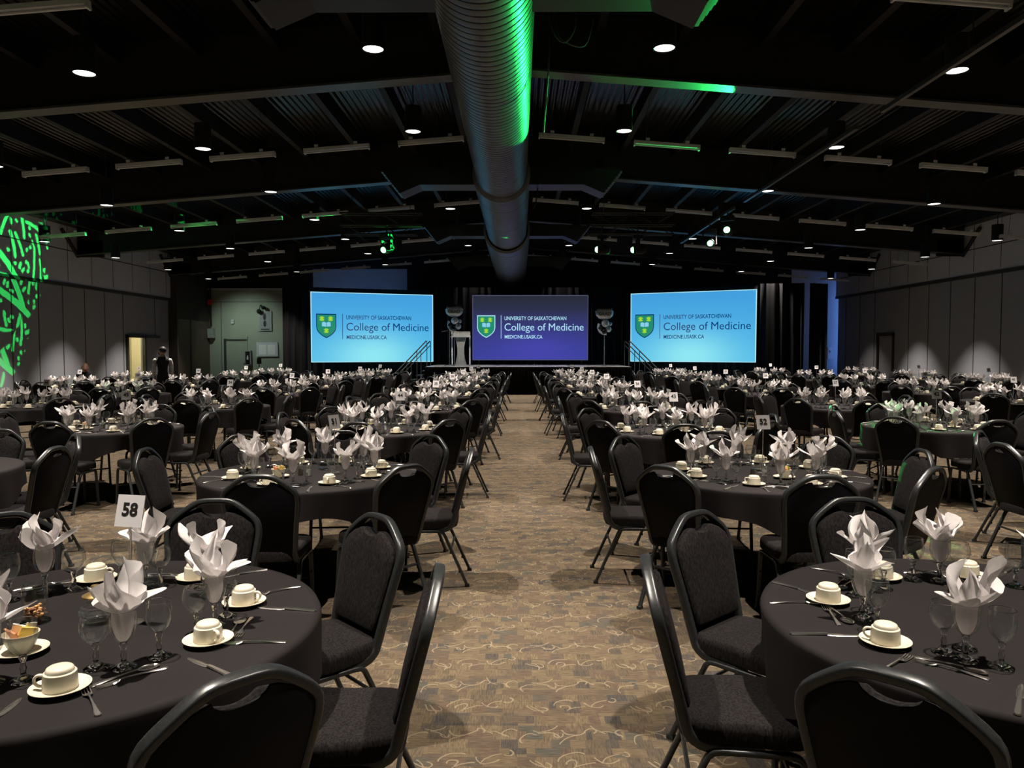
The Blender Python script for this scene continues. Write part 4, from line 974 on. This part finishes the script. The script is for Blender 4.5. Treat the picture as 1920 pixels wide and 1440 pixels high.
# balloons
M_FOIL = noisy('silver foil balloon', (.5, .55, .6), (.62, .66, .7), 3, .22, metal=.55, bump=.4, bdist=.02); M_FOILK = noisy('black foil balloon', (.03, .035, .04), (.05, .055, .06), 3, .15, metal=.8, bump=.4, bdist=.02)
def ellipsoid(rx, ry, rz, mi=0, M=None, n=24):
    b = MB(); prof = [(max(.001, sin(pi * k / 12)), -cos(pi * k / 12)) for k in range(13)]
    Q = Matrix.Diagonal((rx, ry, rz, 1)); b.lathe(prof, n, mi, (M @ Q) if M is not None else Q); return b
def balloons(x, y, zc, lab):
    t = thing('balloon_bouquet', lab, 'balloons', (x, y, 1.02), 0, 'foil balloon bouquets on the stage'); z = zc - 1.02
    e = ellipsoid(.34, .12, .24); e.obj('lettered_balloon', M_FOIL, t, 60, (0, 0, z))
    b = ellipsoid(.30, .10, .09); b.obj('cap_balloon', M_FOILK, t, 60, (0, -.03, z + .17)); b = MB(); b.add([(-.37, 0, z + .06), (-.25, -.03, z + .16), (-.3, 0, z + .0)], [(0, 1, 2)]); b.add([(.37, 0, z + .06), (.25, -.03, z + .16), (.3, 0, z + .0)], [(0, 1, 2)]); b.obj('foil_tab', M_FOIL, t)
    text_obj('GRAD', .17, M_INK, t, (0, -.125, z - .03), bold=.004, ext=.002)
    ellipsoid(.15, .11, .15).obj('round_balloon', M_FOIL, t, 60, (.03, -.05, z - .38))
    cr = MB(); cr.sweep([(.26 * cos(a), 0, .26 * sin(a)) for a in [R(150 + 10 * k) for k in range(14)]], [(.05 * cos(2 * pi * k / 8), .05 * sin(2 * pi * k / 8)) for k in range(8)], (0, 1, 0)); cr.obj('crescent_balloon', M_FOIL, t, 60, (.03, 0, z - .52))
    for (dx, dz, r_) in ((-.17, -.66, .09), (.16, -.7, .11), (.22, -.5, .07), (-.02, -.8, .1)): ellipsoid(r_, r_ * .8, r_ * 1.1).obj('small_balloon', M_FOILK if dx < 0 else M_FOIL, t, 60, (dx, 0, z + dz + .1))
    MB().tube([(0, 0, .02), (0, 0, z - .6)], .01, 6).obj('pole', M_SILV, t); MB().lathe([(.001, .0), (.12, .0), (.1, .02), (.01, .03)], 20).obj('foot', M_BLACKMET, t, 40)
balloons(-2.52, 30.2, 3.15, 'silver foil balloon bouquet on a pole behind the lectern'); balloons(3.28, 29.4, 3.02, 'silver foil balloon bouquet on a pole at the right of the stage')

# ------------------------------------------------------------------ things on the back left wall
def at_back(u, v, y=35.93): return (u - 972) / 1440 * y, CAMZ + (655 - v) / 1440 * y
x, z = at_back(397, 567)
M_RED = noisy('red alarm enamel', (.65, .01, .03), (.75, .02, .05), 5, .4)
t = thing('fire_alarm', 'red fire alarm on a black conduit high on the back left wall', 'alarm', (x, 35.75, z)); MB().box(-.09, .09, -.06, .06, -.13, .12).obj('alarm_body', M_RED, t); MB().lathe([(.001, 0), (.06, 0), (.05, .03), (.001, .04)], 16, 0, Matrix.Translation((0, -.06, 0)) @ Matrix.Rotation(R(90), 4, 'X')).obj('horn', M_RED, t, 40)
MB().tube([(0, .03, .12), (0, .03, 1.2)], .03, 8).obj('conduit', M_BLACK, t); MB().tube([(.02, .03, -.13), (.03, .03, -1.12)], .03, 8).obj('conduit', M_BLACK, t)
x, z = at_back(397, 625); t = thing('junction_box', 'grey junction box on the back wall under the fire alarm', 'junction box', (x + .02, 35.78, z)); MB().box(-.14, .14, -.12, .12, -.22, .22).obj('box_body', M_GREY, t); MB().box(-.12, .12, -.13, -.12, -.2, .2).obj('cover', M_GREY, t)
x, z = at_back(436, 603); t = thing('thermostat', 'small white thermostat on the back left wall', 'thermostat', (x, 35.95, z)); MB().box(-.06, .06, -.04, .04, -.09, .09).obj('thermostat_body', M_PLASTICW, t); MB().box(-.03, .03, -.045, -.04, -.02, .05).obj('dial', M_GREY, t)
x, z = at_back(497, 602); t = thing('framed_picture', 'dark framed picture on the back left wall', 'picture', (x, 35.95, z)); MB().box(-.30, .30, -.03, .02, -.46, .46).obj('frame', M_GREY, t); MB().box(-.25, .25, -.035, -.03, -.41, .41).obj('picture_panel', M_WALL, t)
b = MB(); b.merge(ellipsoid(.07, .004, .16), Matrix.Translation((-.02, -.037, .2))); b.merge(ellipsoid(.07, .004, .15), Matrix.Translation((-.01, -.037, -.12))); b.box(-.2, .2, -.039, -.035, -.4, -.36); b.obj('figure_shape', M_INK, t)
x, z = at_back(490, 576); t = thing('security_floodlight', 'black twin floodlight above the framed picture', 'floodlight', (x, 35.8, z)); b = MB(); b.tube([(0, .15, .1), (0, .0, .08), (-.03, -.05, -.15)], .02, 6); b.tube([(0, .0, .08), (.12, -.05, -.02)], .02, 6); b.obj('arm', M_BLACK, t); ellipsoid(.11, .1, .1).obj('lamp_head', M_BLACK, t, 60, (-.05, -.05, -.2)); ellipsoid(.11, .1, .08).obj('lamp_head', M_BLACK, t, 60, (.17, -.05, -.04))
x, z = at_back(465, 671); t = thing('sanitizer_cabinet', 'pale cabinet with a white bottle beside the back door', 'cabinet', (x, 35.88, z)); b = MB(); b.box(-.14, .14, -.1, -.08, .30, .34); b.box(-.14, .14, -.1, -.08, -.34, -.30); b.box(-.14, -.11, -.1, -.08, -.34, .34); b.box(.11, .14, -.1, -.08, -.34, .34); b.box(-.14, .14, -.08, .1, -.34, .34); b.obj('cabinet_body', M_GREY, t); MB().box(-.11, .11, -.085, -.081, -.3, .3).obj('recess', M_BLACK, t); MB().lathe([(.001, -.1), (.035, -.1), (.04, .0), (.02, .06), (.015, .1), (.001, .1)], 12).obj('bottle', M_CARD, t, 50, (0, -.1, .02))
x, z = at_back(500, 655); t = thing('notice_board', 'grey notice board with two pale sheets on the back wall', 'notice board', (x, 35.95, z)); MB().box(-.50, .50, -.03, .03, -.33, .33).obj('frame', M_WALLUP, t)
for s_ in (-1, 1): MB().box(min(s_ * .03, s_ * .38), max(s_ * .03, s_ * .38), -.036, -.031, -.24, .22).obj('paper_sheet', M_CARD, t)
x = at_back(498, 677)[0]; t = thing('music_speaker', 'small black box on a stand before the notice board', 'speaker', (x + .15, 34.5, 0)); MB().box(-.08, .08, -.08, .08, 1.0, 1.25).obj('speaker_body', M_BLACK, t); MB().tube([(0, 0, .02), (0, 0, 1.0)], .02, 6).obj('pole', M_BLACKMET, t); MB().lathe([(.001, 0), (.2, 0), (.18, .02), (.001, .03)], 16).obj('foot', M_BLACKMET, t)
# switch on the right wall, lit blue
t = thing('wall_switch', 'pale switch plate on the blue-lit wall beyond the drapes', 'switch', (14.52, 35.98, 1.55), R(90)); MB().box(-.02, .02, -.1, .1, -.35, .2).obj('plate', M_CARD, t); MB().box(-.04, -.02, -.03, .03, -.05, .05).obj('toggle', M_GREY, t)

# ------------------------------------------------------------------ people
M_SKIN = noisy('skin', (.48, .26, .19), (.54, .31, .23), 8, .5); M_SHIRT = noisy('white shirt cloth', (.62, .62, .64), (.7, .7, .72), 12, .8, bump=.3); M_VEST = noisy('black clothing', (.01, .01, .012), (.016, .016, .018), 12, .85); M_HAIR = noisy('dark hair', (.015, .012, .01), (.03, .022, .018), 60, .6)
def skin_body(verts, edges, radii, mats, pick, name, parent, sub=2):
    me = bpy.data.meshes.new('tmp'); me.from_pydata(verts, edges, []); o = bpy.data.objects.new('tmp', me); COL.objects.link(o)
    md = o.modifiers.new('s', 'SKIN'); md.use_smooth_shade = True; md.branch_smoothing = .6
    for i, r in enumerate(radii): me.skin_vertices[0].data[i].radius = (r, r) if not isinstance(r, tuple) else r
    me.skin_vertices[0].data[0].use_root = True
    o.modifiers.new('u', 'SUBSURF').levels = sub
    dg = bpy.context.evaluated_depsgraph_get(); m2 = bpy.data.meshes.new_from_object(o.evaluated_get(dg)); m2.name = name; bpy.data.objects.remove(o)
    m2.materials.clear()
    for m in mats: m2.materials.append(m)
    for p in m2.polygons: p.material_index = pick(p.center); p.use_smooth = True
    o2 = bpy.data.objects.new(name, m2); COL.objects.link(o2); o2.parent = parent; return o2
def head(parent, loc, rz, bald, mask):
    s = MB(); v = []; f = []; N = 20; K = 14
    for j in range(K + 1):
        ph = pi * j / K; z = cos(ph); 
        for i in range(N):
            a = 2 * pi * i / N; x = sin(ph) * cos(a); y = sin(ph) * sin(a)
            w_ = .075 * (1 if z > 0 else 1 - .28 * (-z) ** 1.3); dp = .098 * (1 if z > 0 else 1 - .22 * (-z))
            yy = y * dp + (.012 if y > 0 and z < 0 else 0)
            if y > .6 and abs(x) < .25 and -.45 < z < .1: yy += .018 * (1 - abs(x) / .25) * (1 - abs(z + .2) / .35)
            if y > .6 and .02 < z < .22 and .15 < abs(x) < .55: yy -= .008
            v.append((x * w_, yy, z * .118))
    for j in range(K):
        for i in range(N): k = (i + 1) % N; f.append((j * N + i, j * N + k, (j + 1) * N + k, (j + 1) * N + i))
    s.add(v, f); 
    for sx in (-1, 1): s.merge(ellipsoid(.012, .022, .032, n=10), Matrix.Translation((sx * .076, -.005, -.01)))
    o = s.obj('head', M_SKIN, parent, 180, loc, (0, 0, rz))
    e = MB()
    for sx in (-1, 1): e.merge(ellipsoid(.012, .006, .006, n=8), Matrix.Translation((sx * .03, .088, .018)))
    e.obj('eyes', M_INK, o); MB().merge(ellipsoid(.024, .006, .006, n=10), Matrix.Translation((0, .094, -.062))).obj('mouth', M_RED if not mask else M_INK, o)
    if mask:
        m_ = MB(); m_.merge(ellipsoid(.062, .045, .05, n=16), Matrix.Translation((0, .07, -.05))); m_.obj('face_mask', M_VEST, o, 180)
    if not bald:
        h = MB(); h.merge(ellipsoid(.082, .104, .098, n=18), Matrix.Translation((0, -.014, .032))); h.obj('hair', M_HAIR, o, 180)
    return o
def hand(parent, wrist, d, s=1, curl=.5, flip=1):
    """five fingers on a palm, palm hanging along direction d"""
    d = Vector(d).normalized(); side = d.cross(Vector((0, 0, 1)) if abs(d.z) < .9 else Vector((0, 1, 0))).normalized(); nrm = side.cross(d)
    W = Vector(wrist); V = [tuple(W)]; E = []; Rr = [.026]
    V.append(tuple(W + d * .05)); E.append((0, 1)); Rr.append((.036, .02))
    for k in range(4):
        b0 = W + d * .085 + side * (-.03 + .02 * k); L = (.06, .072, .068, .052)[k]; i = len(V)
        V += [tuple(b0), tuple(b0 + d * L * .5 + nrm * curl * .012 * flip), tuple(b0 + d * L * .9 + nrm * curl * .035 * flip)]; E += [(1, i), (i, i + 1), (i + 1, i + 2)]; Rr += [.0095, .0085, .007]
    i = len(V); V += [tuple(W + d * .035 + side * .045), tuple(W + d * .07 + side * .06 + nrm * .012 * flip)]; E += [(1, i), (i, i + 1)]; Rr += [.011, .009]
    return skin_body(V, E, Rr, [M_SKIN], lambda c: 0, 'hand', parent, 1)
# waiter standing with his back turned, looking to the left
t = thing('person', 'standing waiter in white shirt, black vest and face mask, back turned', 'person', (-9.3, 20.0, 0), R(28))
V = [(0, 0, .93), (0, 0, 1.08), (0, .0, 1.25), (0, 0, 1.40), (0, .01, 1.47), (0, .015, 1.53), (-.18, 0, 1.38), (.18, 0, 1.38), (-.215, -.01, 1.13), (.215, -.01, 1.13), (-.215, .06, .90), (.215, .06, .90), (-.09, 0, .86), (.09, 0, .86), (-.1, .01, .48), (.1, .01, .48), (-.1, -.01, .08), (.1, -.01, .08), (-.11, .12, .04), (.11, .12, .04)]
E = [(0, 1), (1, 2), (2, 3), (3, 4), (4, 5), (3, 6), (3, 7), (6, 8), (7, 9), (8, 10), (9, 11), (0, 12), (0, 13), (12, 14), (13, 15), (14, 16), (15, 17), (16, 18), (17, 19)]
Rr = [(.155, .11), (.145, .1), (.16, .11), (.15, .10), .06, .055, .072, .072, .052, .052, .036, .036, .09, .09, .062, .062, .045, .045, .035, .035]
def pick_w(c):
    if c.z < .98: return 1 if abs(c.x) < .205 else 0
    if c.z > 1.46: return 2
    return 1 if abs(c.x) < .155 else 0
skin_body(V, E, Rr, [M_SHIRT, M_VEST, M_SKIN], pick_w, 'body', t)
head(t, (0, .03, 1.60), R(40), False, True); hand(t, (-.215, .065, .88), (0, .15, -1)); hand(t, (.215, .065, .88), (0, .15, -1), flip=-1)
# bald man seated behind the first table of the left wall row
t = thing('person', 'seated bald man in dark clothing behind a table near the left wall', 'person', (-10.75, 18.97, 0), R(180 + 25))
V = [(0, -.02, .50), (0, -.03, .68), (0, 0, .88), (0, .02, 1.02), (0, .03, 1.09), (0, .04, 1.14), (-.18, .02, 1.0), (.18, .02, 1.0), (-.24, .08, .78), (.24, .08, .78), (-.15, .30, .80), (.15, .30, .80), (-.1, .05, .5), (.1, .05, .5), (-.11, .40, .50), (.11, .40, .50), (-.11, .42, .08), (.11, .42, .08), (-.11, .53, .04), (.11, .53, .04)]
Rr = [(.16, .13), (.16, .12), (.165, .115), (.15, .1), .06, .055, .07, .07, .052, .052, .036, .036, .095, .095, .07, .07, .048, .048, .035, .035]
skin_body(V, E, Rr, [M_VEST, M_SKIN], lambda c: 1 if c.z > 1.09 else 0, 'body', t)
head(t, (0, .06, 1.20), R(8), True, False); hand(t, (-.15, .31, .80), (.1, 1, -.05)); hand(t, (.15, .31, .80), (-.1, 1, -.05), flip=-1)
print('COUNTS', CNT, len(sc.objects))
